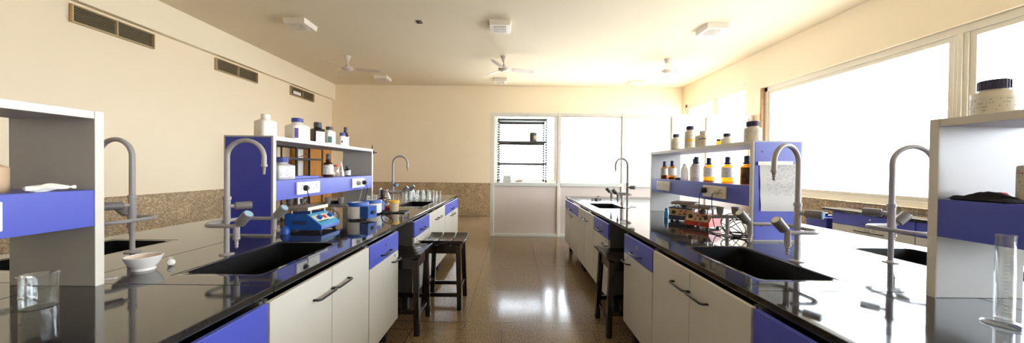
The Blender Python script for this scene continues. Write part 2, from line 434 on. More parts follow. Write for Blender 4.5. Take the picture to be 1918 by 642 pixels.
# ------------------------------------------------------------------ partition with glazing
pt = thing('glass_partition', 'cream framed glass partition with taupe lower panels across the back of the lab', 'partition', (0, 6.15, 0))
posts = [(-.41, -.34), (.865, .925), (2.09, 2.15), (3.04, 3.10), (3.70, 3.76), (4.52, 4.595)]
for a, b in posts:
    MB().box(a, -.035, 0, b, .035, 2.36).build('post', ['frame_cream'], pt, smooth=0, bevel=.004)
for a, b in zip(posts[:-1], posts[1:]):
    MB().box(a[1], -.03, 2.30, b[0], .03, 2.36).build('top_rail', 'frame_cream', pt, smooth=0, bevel=.003)
    MB().box(a[1], -.04, .965, b[0], .04, 1.03).build('middle_rail', 'frame_green_grey', pt, smooth=0, bevel=.003)
    MB().box(a[1], -.03, 0, b[0], .03, .05).build('bottom_rail', 'frame_green_grey', pt, smooth=0, bevel=.003)
    MB().box(a[1], -.008, .05, b[0], .008, .965).build('lower_panel', 'panel_taupe', pt, smooth=0)
for k, (a, b) in enumerate(zip(posts[:-1], posts[1:])):
    MB().box(a[1], -.003, 1.03, b[0], .003, 2.30).build('pane', 'window_glass' if k < 2 else 'frosted_glass', pt, smooth=0)
    bd = MB(); bd.box(a[1], -.014, 1.03, a[1] + .012, .014, 2.30); bd.box(b[0] - .012, -.014, 1.03, b[0], .014, 2.30); bd.box(a[1] + .012, -.014, 2.288, b[0] - .012, .014, 2.30)
    bd.build('glazing_bead', 'frame_cream', pt, smooth=0)
MB().box(-.405, -.0375, .012, -.345, -.035, 1.0).build('post_cover', 'frame_green_grey', pt, smooth=0)

# ------------------------------------------------------------------ slotted racks
def rack(label, loc, w, d, h, shelves, posts_x, rz=0):
    r = thing('slotted_rack', label, 'shelving rack', loc, rz)
    for px in posts_x:
        for py in (0, d):
            m = MB(); t = .003; s = .036; sy = 1 if py == 0 else -1; sx = 1 if px < w / 2 else -1
            # one L leg, the slots cut as a row of gaps
            n = int(h / .05)
            x0, x1 = sorted((px, px + sx * s)); y0, y1 = sorted((py, py + sy * t))
            mid0, mid1 = x0 + .015, x1 - .013
            m.box(x0, y0, 0, mid0, y1, h); m.box(mid1, y0, 0, x1, y1, h)
            for k in range(n + 1): m.box(mid0, y0, (k - .5) * h / n + .006 if k else 0, mid1, y1, min(h, (k + .5) * h / n - .006))
            xx0, xx1 = sorted((px, px + sx * t)); yy0, yy1 = sorted((py + sy * t, py + sy * s)); m.box(xx0, yy0, 0, xx1, yy1, h)
            m.build('post', 'slot_steel', r, smooth=0)
    for z in shelves:
        m = MB(); m.box(0, .004, z - .004, w, d - .004, z); m.box(.0, .001, z - .04, w, .004, z - .0); m.box(.0, d - .004, z - .04, w, d - .001, z - .0)
        m.build('shelf', 'slot_steel', r, smooth=0)
    return r
rack('black slotted metal rack standing behind the glass partition', (-.30, 6.45, 0), 1.0, .55, 2.33, [.30, 1.02, 1.41, 1.85, 2.30], [0, 1.0])
rack('dark slotted metal rack against the left wall seen through the left reagent shelf', (-4.15, 5.62, 0), 1.42, .32, 1.72, [.35, .92, 1.46, 1.70], [0, .56, 1.42], pi / 2)
# things on the racks
def tin(label, loc, r, h):
    t = thing('storage_tin', label, 'tin', loc)
    MB().lathe([(0, 0), (r, 0), (r, h * .9), (r * .97, h * .91), (r * .97, h)], 24).build('body', 'dark_grey_plastic', t)
    MB().lathe([(r * .6, h), (r * 1.02, h), (r * 1.02, h * 1.05), (0, h * 1.05)], 24).build('lid', 'black_plastic', t)
    MB().lathe([(r * 1.01, h * .3), (r * 1.01, h * .7)], 10, a0=-pi / 2, a1=0).build('label', 'tan_plastic', t)
tin('round black tin on the second shelf of the rack behind the glass', (.44, 6.72, 1.85), .075, .19)
t = thing('carton', 'small grey carton on the lowest visible shelf of the rack behind the glass', 'box', (-.10, 6.66, 1.02))
MB().box(-.08, -.06, 0, .08, .06, .13).build('box_body', 'plastic_grey_white', t, bevel=.003)
MB().box(-.08, -.0605, .10, .08, -.06, .13).build('flap', 'edge_band', t)
m = MB(); m.lathe([(0, 0), (.09, .004), (.075, .03), (.03, .045), (0, .05)], 14); 
for k in range(len(m.v)): m.v[k] = (m.v[k][0] * 1.1, m.v[k][1] * .6, m.v[k][2] * (1 + .5 * sin(9 * m.v[k][0])))
o = m.build('cloth_bundle', 'tan_plastic'); o.location = (.15, 6.66, 1.021); tag(o, 'crumpled tan cloth beside the grey carton on the rack behind the glass', 'cloth')
t = thing('forceps', 'pair of wooden tongs lying on the rack shelf seen through the left reagent shelf', 'tongs', (-4.30, 6.50, 1.461))
m = MB(); m.rod((0, -.16, .01), (0, .14, .05), .009); m.build('handle', 'cupboard_wood', t); MB().rod((0, .02, .034), (.02, .18, .085), .007).build('jaw', 'slot_steel', t)
# cupboard and board by the left wall
c = thing('wooden_cupboard', 'orange-brown wooden cupboard against the left wall near the back corner', 'cupboard', (XL + .03, 7.06, 0))
MB().box(0, 0, 0, .36, .92, 1.80).build('carcass', 'cupboard_wood', c, bevel=.004)
for y0 in (.015, .465):
    d = MB().box(.36, y0, .06, .38, y0 + .44, 1.77).build('door', 'cupboard_wood', c, bevel=.003)
    MB().box(.38, (y0 + .40 if y0 < .1 else y0 + .025), .9, .40, (y0 + .415 if y0 < .1 else y0 + .04), 1.0).build('handle', 'steel', d)
o = struct(MB().box(-.012, 0, 0, .012, .19, 1.72).build('notice_board', 'white_board', bevel=.003)); o.location = (XL + .30, 6.85, 0)
del o['kind']; tag(o, 'narrow white board standing between the slotted rack and the wooden cupboard', 'board')

# ------------------------------------------------------------------ vents, lights, fans
def vent(label, y0, y1, broken=False):
    z0, z1 = 2.865, 3.065; v = thing('air_vent', label, 'vent', (XL, y0, z0)); w = y1 - y0; h = z1 - z0
    MB().box(0, 0, 0, .006, w, h).build('backing', 'vent_dark', v, smooth=0)
    m = MB(); f = .012
    m.box(.006, 0, 0, .04, w, f); m.box(.006, 0, h - f, .04, w, h); m.box(.006, 0, f, .04, f, h - f); m.box(.006, w - f, f, .04, w, h - f)
    for q in ((.5,) if not broken else (.5,)): m.box(.006, w * q - .008, f, .036, w * q + .008, h - f)
    m.build('frame', 'vent_slat', v, smooth=0)
    m = MB(); n = 9
    for k in range(n):
        z = f + (h - 2 * f) * (k + .5) / n
        a = .45 * w if broken and 2 <= k <= 4 else f
        m.prism([(.012, z), (.036, z - .003), (.036, z + .0005), (.012, z + .003)], 'y', a, w - f)
    m.build('louvre', 'vent_slat', v, smooth=0)
    if broken:
        MB().box(.007, .10, .05, .012, .36, .115).build('torn_paper', 'white_board', v, smooth=0)
vent('long brown louvred vent nearest the camera on the left wall', 3.545, 4.365)
vent('brown louvred vent in the middle of the row under the left beam', 5.275, 6.13)
vent('louvred vent with missing slats and white patch, farthest along the left wall', 7.05, 7.87, True)

def ceiling_light(label, x, y):
    l = thing('ceiling_light', label, 'light fixture', (x, y, ZC)); s = .165
    m = MB(); m.prism([(-s, 0), (s, 0), (s * .94, -.078), (-s * .94, -.078)], 'y', -s, s)
    for k in range(len(m.v)):
        v = m.v[k]
        if v[2] < -.05: m.v[k] = (v[0], v[1] * .94, v[2])
    m.build('housing', 'fixture_white', l, smooth=0, bevel=.003)
    g = MB(); a = .095; g.mat(1).box(-a, -a, -.0805, a, a, -.078); g.mat(0)
    for k in range(9): q = -a + 2 * a * k / 8; g.box(q - .004, -a, -.086, q + .004, a, -.0805)
    for k in range(5): q = -a + 2 * a * k / 4; g.box(-a, q - .004, -.086, a, q + .004, -.0805)
    g.build('grille', ['fixture_white', 'fixture_grille'], l, smooth=0)
    MB().rod((0, -s * .97, -.03), (0, -s * 1.0, -.03), .006, n=8).build('screw', 'steel', l)
rows = [(-3.29, 4.97, 'left of the front row'), (-.205, 4.97, 'centre of the front row'), (3.08, 5.0, 'right of the front row'),
        (-3.22, 7.93, 'left of the back row'), (-.31, 8.05, 'centre of the back row'), (3.10, 8.15, 'right of the back row')]
for x, y, s in rows: ceiling_light('square white ceiling light with a grey grille, ' + s, x, y)
def fan(label, x, y, blades=(-108, 12, 132)):
    f = thing('ceiling_fan', label, 'ceiling fan', (x, y, ZC))
    MB().lathe([(0, 0), (.065, 0), (.062, -.02), (.045, -.05), (.022, -.11), (.012, -.125)], 20).build('canopy', 'fan_white', f)
    MB().rod((0, 0, -.10), (0, 0, -.16), .010).build('downrod', 'fan_white', f)
    MB().lathe([(.014, -.13), (.022, -.15), (.040, -.20), (.044, -.215)], 20).build('lower_canopy', 'fan_white', f)
    MB().lathe([(0, -.212), (.055, -.215), (.105, -.232), (.112, -.248), (.10, -.268), (.06, -.29), (.02, -.297), (0, -.298)], 28).build('motor', 'fan_white', f)
    for a in blades:
        m = MB(); r0, r1 = .10, .62; pts = []
        m.box(r0 - .02, -.022, -.256, r0 + .09, .022, -.25)
        n = 8
        for side in (0, 1):
            for i in range(n + 1):
                t = i / n; q = r0 + .06 + (r1 - r0 - .06) * t; wd = .052 + .016 * sin(pi * min(1, t * 1.1)) - (.018 if i == n else 0)
                for s in (-1, 1): pts.append((q, s * wd, -.25 - .014 * s - side * .004 - .012 * t))
        fs = []
        k2 = 2 * (n + 1)
        for i in range(n):
            a_, b_ = 2 * i, 2 * i + 2
            fs += [(a_, a_ + 1, b_ + 1, b_), (k2 + a_, k2 + b_, k2 + b_ + 1, k2 + a_ + 1), (a_, b_, k2 + b_, k2 + a_), (a_ + 1, k2 + a_ + 1, k2 + b_ + 1, b_ + 1)]
        fs += [(0, k2, k2 + 1, 1), (2 * n, 2 * n + 1, k2 + 2 * n + 1, k2 + 2 * n)]
        m.add(pts, fs); R = Matrix.Rotation(radians(a), 3, 'Z'); m.v = [tuple(R @ Vector(v)) for v in m.v]
        m.build('blade', 'fan_white', f, smooth=30)
fan('white three-bladed ceiling fan on the left, near the left beam', -3.33, 6.46)
fan('white ceiling fan in the middle, above the partition corner', -.184, 6.40)
fan('white ceiling fan on the right, towards the window wall', 3.09, 6.45, (-112, 8, 128))
j = thing('ceiling_junction_box', 'small black square opening with loose cover in the ceiling, right of the left front light', 'junction box', (-1.44, 4.91, ZC))
MB().box(-.04, -.04, -.004, .04, .04, 0).build('opening', 'hole_dark', j, smooth=0)
m = MB(); m.box(-.042, -.042, -.010, .042, -.036, -.004); m.box(-.042, .036, -.010, .042, .042, -.004); m.box(-.042, -.036, -.010, -.036, .036, -.004); m.box(.036, -.036, -.010, .042, .036, -.004); m.build('rim', 'black_plastic', j, smooth=0)
MB().box(.0, -.02, -.008, .028, .024, -.004).build('terminal', 'brick_raw', j, smooth=0)

# ------------------------------------------------------------------ cabinets (front faces local +x, width along local y)
ZT, ZB = .815, .15
def handle(parent, y, z, ln=.13, x=0.):
    m = MB(); r = .0055
    p = [(x - .002, y - ln / 2, z), (x + .022, y - ln / 2, z), (x + .030, y - ln / 2 + .012, z), (x + .030, y + ln / 2 - .012, z), (x + .022, y + ln / 2, z), (x - .002, y + ln / 2, z)]
    m.tube(p, r, 8); return m.build('handle', 'black_metal', parent)
def lock(parent, y, z):
    m = MB(); m.rod((-.001, y, z), (.004, y, z), .011, n=14); m.mat(1).box(.004, y - .0015, z - .006, .0046, y + .0015, z + .006)
    m.build('lock', ['steel', 'hole_dark'], parent)
def carcass(c, w, zr):
    m = MB(); t = .016; d = .56
    for y in (-w / 2, w / 2 - t):
        m.box(-.13, y, ZB, -.02, y + t, ZT + .005); m.box(-d, y, ZB, -.13, y + t, zr)
    m.box(-d, -w / 2 + t, ZB, -d + t, w / 2 - t, ZT + .005); m.box(-d + t, -w / 2 + t, ZB, -.02, w / 2 - t, ZB + t)
    m.build('carcass', 'laminate_carcass', c, smooth=0)
    for x in (-.09, -d + .05):
        for y in (-w / 2 + .05, w / 2 - .05):
            MB().box(x - .025, y - .025, 0, x + .025, y + .025, ZB).build('leg', 'leg_black', c, smooth=0, bevel=.003)
g = .0022
def door(c, y0, y1, z0, z1, hy=None, hz=None, ly=None, lz=None, hl=.13):
    d = MB().box(-.018, y0 + g, z0 + g, 0, y1 - g, z1 - g).build('door', 'laminate_grey', c, smooth=0, bevel=.0015)
    if hy is not None: handle(d, hy, hz, hl)
    if ly is not None: lock(d, ly, lz)
def drawer(c, y0, y1, z0, z1, hl=.15):
    d = MB().box(-.018, y0 + g, z0 + g, 0, y1 - g, z1 - g).build('drawer', 'laminate_blue', c, smooth=0, bevel=.0015)
    handle(d, (y0 + y1) / 2, z0 + .042, hl); lock(d, (y0 + y1) / 2 + .01, z0 + .095)
ZD = .672
SIDE = {-1: 'left', 1: 'right'}
def cab(sgn, kind, y0, y1, label, x=None, flip=1, group=None):
    nm = {'doors': 'two_door_cabinet', 'drawer': 'drawer_cabinet', 'wide': 'wide_drawer_cabinet'}[kind]
    c = thing(nm, label, 'cabinet', (sgn * .86 if x is None else x, (y0 + y1) / 2, 0), 0 if sgn < 0 else pi, group)
    w = y1 - y0; carcass(c, w, ZT + .005 if kind == 'drawer' else .60); h = w / 2
    yy = 1 if sgn < 0 else -1                      # local +y = away from camera on the left bench
    if kind == 'doors':
        for s in (-1, 1): door(c, *sorted((0, s * h)), ZB, ZT, s * (.075), .715, hl=.14)
    elif kind == 'drawer':
        drawer(c, -h, h, ZD, ZT); e = flip * yy
        door(c, -h, h, ZB, ZD, e * (h - .075), .632, e * (h - .075), .657 - .001 + 0, hl=.12) if False else door(c, -h, h, ZB, ZD, e * (h - .075), .615, e * (h - .075), .648, hl=.12)
    else:
        drawer(c, -h, h, ZD, ZT)
        for s in (-1, 1): door(c, *sorted((0, s * h)), ZB, ZD, s * .075, .625, s * .04, .652, hl=.13)
    return c
for s in (-1, 1):
    b = SIDE[s] + ' bench'
    cab(s, 'drawer', .62, 1.132, f'blue-drawer cabinet at the near end of the {b}, cut by the picture edge')
    cab(s, 'doors', 1.138, 1.935, f'grey two-door cabinet under the near sink of the {b}')
    cab(s, 'drawer', 1.941, 2.437, f'blue-drawer cabinet with one grey door, before the knee gap of the {b}', flip=1)
    cab(s, 'drawer', 2.837, 3.345, f'blue-drawer cabinet just past the knee gap of the {b}', flip=-1)
    cab(s, 'doors', 3.351, 4.135, f'grey two-door cabinet under the far sink of the {b}')
    cab(s, 'wide', 4.141, 5.13, f'wide blue-drawer cabinet with two doors at the far end of the {b}')
# cabinets of the window bench
for i, (y0, y1, l) in enumerate(((3.145, 3.96, 'far'), (2.325, 3.14, 'second'), (1.505, 2.32, 'third'), (.685, 1.50, 'near'))):
    cab(1, 'wide', y0, y1, {'far': 'pale blue-fronted cabinet at the far end of the window bench', 'second': 'second blue-fronted cabinet from the far end of the window bench', 'third': 'third blue-fronted cabinet from the far end of the window bench', 'near': 'blue-fronted cabinet of the window bench nearest the camera'}[l], x=3.97)

# ------------------------------------------------------------------ worktops
H0, H1 = .822, .85
SK = {'near': (1.01, 1.30, 1.385, 1.905), 'far': (1.00, 3.665, 1.355, 4.245), 'backnear': (2.00, 1.32, 2.385, 1.92), 'backfar': (2.02, 3.665, 2.375, 4.245)}
def worktop(s):
    holes = []
    for a, b_, c_, d in SK.values(): holes.append((a, b_, c_, d) if s > 0 else (-c_, b_, -a, d))
    gp = .0011; joints_y = [-.35, 1.2, 3.5, 5.30]; m = MB()
    xs = [(.89, 1.685), (1.685, 2.50)]
    for xa, xb in xs:
        for ya, yb in zip(joints_y[:-1], joints_y[1:]):
            x0, x1 = (xa + gp, xb - gp) if s > 0 else (-xb + gp, -xa - gp)
            hs = [h for h in holes if x0 < h[0] < x1]
            hh = [(h[0], max(h[1], ya + gp), h[2], min(h[3], yb - gp)) for h in hs if h[1] < yb - .01 and h[3] > ya + .01]
            k = slab(hh, x0, x1, ya + gp, yb - gp, H0, H1, 'z'); m.add(k.v, k.f)
    o = m.build('worktop', 'black_granite', smooth=0, bevel=.002, seg=1)
    tag(o, f'long polished black granite worktop of the {SIDE[s]} bench', 'worktop')
    sp = MB().box(min(s * 1.44, s * 1.47), -.3, 0, max(s * 1.44, s * 1.47), 5.12, H0).build('gap_light_block', 'laminate_carcass', o, smooth=0)  # dark board added to stop light leaking into the knee gap
    return o
for s in (-1, 1): worktop(s)
w = MB(); w.box(3.93, -.4, H0, XR - .03, 4.06, H1); o = w.build('worktop', 'black_granite', smooth=0, bevel=.003); tag(o, 'black granite worktop of the bench along the right window wall', 'worktop')

def rrect(x0, y0, x1, y1, r, n=6):
    P = []
    for cx, cy, a in ((x1 - r, y1 - r, 0), (x0 + r, y1 - r, 90), (x0 + r, y0 + r, 180), (x1 - r, y0 + r, 270)):
        for i in range(n + 1): t = radians(a + 90 * i / n); P.append((cx + r * cos(t), cy + r * sin(t)))
    return P
def sink(label, x0, y0, x1, y1, lip=.028):
    s = thing('sink', label, 'sink', ((x0 + x1) / 2, (y0 + y1) / 2, H1)); hx, hy = (x1 - x0) / 2 - .002, (y1 - y0) / 2 - .002
    rings = [rrect(-hx, -hy, hx, hy, .003), rrect(-hx, -hy, hx, hy, .003), rrect(-hx + lip - .004, -hy + lip - .004, hx - lip + .004, hy - lip + .004, .034), rrect(-hx + lip, -hy + lip, hx - lip, hy - lip, .036),
             rrect(-hx + lip + .012, -hy + lip + .012, hx - lip - .012, hy - lip - .012, .05), rrect(-hx + lip + .04, -hy + lip + .04, hx - lip - .04, hy - lip - .04, .05)]
    zs = [-.028, -.0015, -.0015, -.006, -.20, -.22]; m = MB(); n = len(rings[0]); vs = []
    for R, z in zip(rings, zs): vs += [(x, y, z) for x, y in R]
    fs = [(k * n + i, k * n + (i + 1) % n, (k + 1) * n + (i + 1) % n, (k + 1) * n + i) for k in range(5) for i in range(n)] + [tuple(5 * n + i for i in range(n))]
    m.add(vs, fs)
    # granite lip faces get the worktop stone
    m.mi = [0] * len(m.f)
    for q in range(2 * n): m.mi[q] = 1
    m.build('basin', ['sink_black', 'black_granite'], s, smooth=50)
    MB().lathe([(0, -.218), (.03, -.218), (.034, -.214), (.026, -.2135), (0, -.2165)], 18).build('drain', 'steel', s)
for s in (-1, 1):
    for k, nm in (('near', 'black inset sink on the aisle side of the {} bench, nearest the camera'), ('far', 'black inset sink in the aisle side of the {} bench, at the far end'),
                  ('backnear', 'black sink on the outer side of the {} bench, behind the near shelf'), ('backfar', None)):
        a, b_, c_, d = SK[k]
        if s < 0: a, c_ = -c_, -a
        sink((nm or 'black sink on the outer side of the {} bench, far end behind the shelf').format(SIDE[s]), a, b_, c_, d)

# ------------------------------------------------------------------ faucets
def faucet(label, x, y, sdir, goose=0., mk=(.85, -.5), cap='cap_pale_blue', mcap='cap_blue', leg=False):
    """sdir = +1/-1: world x direction of the sink; goose = turn of the neck in degrees"""
    f = thing('lab_faucet', label, 'faucet', (x, y, H1)); G = 'faucet_grey'
    MB().lathe([(0, 0), (.030, 0), (.030, .004), (.016, .007), (.0105, .010)], 24).build('base_flange', G, f)
    MB().lathe([(.0105, .006), (.0105, .155), (.0145, .170), (.0145, .275), (.0175, .277), (.0175, .292), (.012, .294), (.012, .30)], 18).build('pole', G, f)
    R = .085; zc = .492; ca, sa = cos(radians(goose)) * sdir, sin(radians(goose))
    path = [(0, 0, .29), (0, 0, .40)] + [((R - R * cos(t)) * ca, (R - R * cos(t)) * sa, zc + R * sin(t)) for t in [pi * i / 18 for i in range(19)]] + [(2 * R * ca, 2 * R * sa, .452)]
    gn = MB().tube(path, .0115, 14).build('gooseneck', G, f)
    nx, ny = 2 * R * ca, 2 * R * sa
    def nozzle(m, cx, cy, z0, s=1.):
        pr = [(.0145, z0), (.0145, z0 - .010 * s), (.010, z0 - .012 * s)]
        z = z0 - .012 * s
        for k in range(3): pr += [(.0075 - .0008 * k, z - .002), (.0095 - .001 * k, z - .005), (.006 - .0006 * k, z - .013 * s)]; z -= .013 * s
        pr += [(0, z)]; m.lathe(pr, 14, (cx, cy, 0)); return m
    nozzle(MB(), nx, ny, .456).build('nozzle', G, gn)
    # hairpin pipe: two arms towards the sink, closed end just behind the pole
    d = .118; e = -.022; rr = .06; pth = [(sdir * .15, d, .165)]
    for c0, a0, a1 in (((e + rr, d - rr), 90, 180), ((e + rr, -d + rr), 180, 270)):
        for i in range(9): t = radians(a0 + (a1 - a0) * i / 8); pth.append((sdir * (c0[0] + rr * cos(t)), c0[1] + rr * sin(t), .165))
    pth.append((sdir * .15, -d, .165))
    MB().tube(pth, .0095, 12).build('manifold', G, f)
    for sy in (-1, 1):
        v = MB(); v.lathe([(0, .178), (.0125, .178), (.0125, .115), (.0105, .112)], 16, (sdir * .15, sy * d, 0)).build('valve', G, f)
        vo = [o for o in C.objects if o.parent == f and o.name.startswith('valve')][-1] if False else v
    vs = [c for c in f.children if c.name.split('.')[0] == 'valve']
    for sy, vo in zip((-1, 1), vs):
        nozzle(MB(), sdir * .15, sy * d, .114, 1.).build('nozzle', G, vo)
        D = Vector((sdir * .70, -.10, .70)).normalized(); p = Vector((sdir * .148, sy * d, .160))
        MB().rod(p, p + D * .030, .009, .011).build('stem', G, vo)
        MB().rod(p + D * .026, p + D * .095, .02, n=22, prof=[(0, .017), (.05, .0215), (.35, .0215), (.9, .023), (1, .021)]).build('knob', 'knob_grey', vo)
        MB().rod(p + D * .0945, p + D * .0965, .0185, .017, n=20).build('knob_cap', cap, vo)
    D = Vector((mk[0], mk[1], 0)).normalized(); p = Vector((0, 0, .243))
    MB().rod(p, p + D * .035, .010).build('main_stem', G, f)
    kb = MB().rod(p + D * .03, p + D * .098, .02, n=22, prof=[(0, .015), (.06, .0195), (.9, .0205), (1, .019)]).build('main_knob', 'knob_grey', f)
    MB().rod(p + D * .0975, p + D * .0995, .0155, .0145, n=18).build('knob_cap', mcap, kb)
    if leg:
        MB().lathe([(.018, 0), (.018, .004), (.0085, .006), (.0085, .16)], 14, (sdir * .02, d, 0)).build('support_leg', G, f)
    return f
faucet("grey gooseneck faucet by the left bench's near sink, before the blue shelf end", -1.437, 1.615, 1, 8, (.72, .69))
faucet('grey gooseneck faucet on the outer side of the left bench, behind the white mortar', -1.945, 1.64, -1, 0, (-.38, -.92))
faucet('grey gooseneck faucet at the far sink of the left bench, before the row of beakers', -1.39, 3.74, 1, 0, (.6, -.5), leg=True)
faucet("grey gooseneck faucet at the right bench's near sink, in front of the printed sheet", 1.43, 1.60, -1, -17, (.45, -.90), cap='cap_reflection_white')
faucet('grey gooseneck faucet on the outer side of the right bench, beside the near reagent shelf', 1.90, 1.60, 1, -10, (-.62, .78), cap='cap_reflection_white')
faucet('grey gooseneck faucet at the far sink of the right bench, against the glass partition', 1.35, 3.74, -1, -20, (.55, -.6), leg=True)

def gas_stand(label, x, y):
    s = thing('gas_tap_stand', label, 'gas tap', (x, y, H1)); G = 'faucet_grey'
    MB().lathe([(0, 0), (.032, 0), (.032, .004), (.014, .008), (.011, .012)], 20).build('base_flange', G, s)
    MB().lathe([(.011, .006), (.011, .13)], 14).build('pole', G, s)
    MB().rod((-.11, 0, .135), (.11, 0, .135), .012, prof=[(0, .006), (.06, .012), (.94, .012), (1, .006)]).build('crossbar', 'knob_grey', s)
    for q in (-.052, .052):
        MB().lathe([(.009, .142), (.013, .150), (.018, .152), (.0235, .20), (.021, .201), (0, .199)], 18, (q, 0, 0)).build('tap_cup', 'knob_grey', s)
gas_stand('grey twin gas tap on a post beside the tangled cable on the right bench', 1.478, 2.19)
gas_stand('dark twin gas tap on a post between stirrer and heating mantles on the left bench', -1.43, 2.58)
gas_stand('twin gas tap on a post behind the blue stirrer on the left bench', -1.64, 2.44)

# ------------------------------------------------------------------ reagent shelves
def reagent_shelf(label, s, yA, yB, plates, plate_mat, sheet=False):
    ln = yB - yA; xf = 1.53
    r = thing('reagent_shelf', label, 'shelf unit', (s * xf, (yA + yB) / 2, H1), 0 if s < 0 else pi)
    D = .315; T = .026; Ht = .643; h = ln / 2
    for e in (-1, 1):
        y0, y1 = (-h, -h + T) if e < 0 else (h - T, h)
        p = MB().box(-D, y0, 0, 0, y1, Ht).build('end_panel', 'laminate_pale', r, smooth=0, bevel=.002)
        yo = y0 - .0015 if e < 0 else y1 + .0015
        m = MB(); m.box(-D + .012, min(yo, y0 if e < 0 else y1), .012, -.012, max(yo, y0 if e < 0 else y1), Ht - .010); 
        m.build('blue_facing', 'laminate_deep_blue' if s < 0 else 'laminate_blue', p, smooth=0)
        m = MB(); m.box(0, y0, 0, .0015, y1, Ht); m.build('edge_strip', 'edge_band', p, smooth=0)
        for sx in (-D + .055, -.055):
            for zz in (.10, Ht - .07): MB().rod((sx, yo, zz), (sx, yo + e * .002, zz), .005, n=10).build('screw_cover', 'black_plastic', p)
    MB().box(-D, -h + T, Ht - .028, 0, h - T, Ht).build('top_board', 'edge_band', r, smooth=0, bevel=.0015)
    b = MB().box(-D + .018, -h + T, .337, -.018, h - T, .355).build('middle_board', 'laminate_blue', r, smooth=0)
    MB().box(-.018, -h + T, .222, 0, h - T, .355).build('fascia', 'laminate_blue', r, smooth=0, bevel=.0015)
    MB().box(-D, -h + T, .222, -D + .018, h - T, .355).build('fascia', 'laminate_blue', r, smooth=0, bevel=.0015)
    yc = (yA + yB) / 2
    for py0, py1 in plates:
        a, c_ = sorted(((py0 - yc) * (1 if s < 0 else -1), (py1 - yc) * (1 if s < 0 else -1)))
        w = c_ - a; z0, z1 = .245, .335
        pl = MB().box(0, a, z0, .013, c_, z1).build('socket_plate', plate_mat, r, smooth=0, bevel=.004)
        m = MB(); mid = (a + c_) / 2
        m.box(.013, mid - .022, z0 + .018, .017, mid + .022, z1 - .018); m.build('switch', plate_mat, pl, smooth=0, bevel=.002)
        for q in (a + w * .2, c_ - w * .2):
            m = MB(); m.box(.013, q - .030, z0 + .012, .0145, q + .030, z1 - .012)
            m.mat(1)
            for (dy, dz, rr) in ((0, .018, .005), (-.012, -.004, .004), (.012, -.004, .004), (-.010, .010, .0025), (.010, .010, .0025)): m.rod((.0145, q + dy, (z0 + z1) / 2 + dz), (.0149, q + dy, (z0 + z1) / 2 + dz), rr, n=10)
            m.build('socket', [plate_mat, 'hole_dark'], pl, smooth=0)
    return r
reagent_shelf('blue and white reagent shelf standing in the middle of the left bench', -1, 2.05, 3.52, [(2.265, 2.535), (3.05, 3.30)], 'socket_white')
reagent_shelf('blue and white reagent shelf with taped sheet, in the middle of the right bench', 1, 2.035, 3.535, [(2.275, 2.545), (3.09, 3.36)], 'socket_cream')
reagent_shelf('near reagent shelf of the left bench, cut by the left picture edge', -1, -.28, 1.20, [(.68, .955)], 'socket_white')
reagent_shelf('near reagent shelf of the right bench, cut by the right picture edge', 1, -.30, 1.175, [(.66, .932)], 'socket_cream')
# the sheet taped to the end panel of the right shelf
t = thing('printed_sheet', 'printed paper sheet taped to the blue end of the right reagent shelf', 'paper', (1.705, 2.0325, 1.19))
m = MB(); n = 10
vs = []
for j in range(n + 1):
    z = -.145 + .30 * j / n
    for x in (-.125, .115): vs.append((x + .012 * j / n * -1, -.004 - .004 * sin(j * 1.3) * (1 if x > 0 else .4), z))
k0 = len(vs); vs += [(a, b + .001, c_) for a, b, c_ in vs]
fs = []
for j in range(n): a = 2 * j; fs += [(a, a + 1, a + 3, a + 2), (k0 + a, k0 + a + 2, k0 + a + 3, k0 + a + 1), (a, a + 2, k0 + a + 2, k0 + a), (a + 1, k0 + a + 1, k0 + a + 3, a + 3)]
m.add(vs, fs); m.build('paper', 'sheet_print', t, smooth=60)
for x0, x1, z in ((-.15, -.05, .158), (-.04, .07, .161)):
    MB().box(x0, -.0085, z - .012, x1, -.0075, z + .012).build('tape', 'wrapper', t, smooth=0)

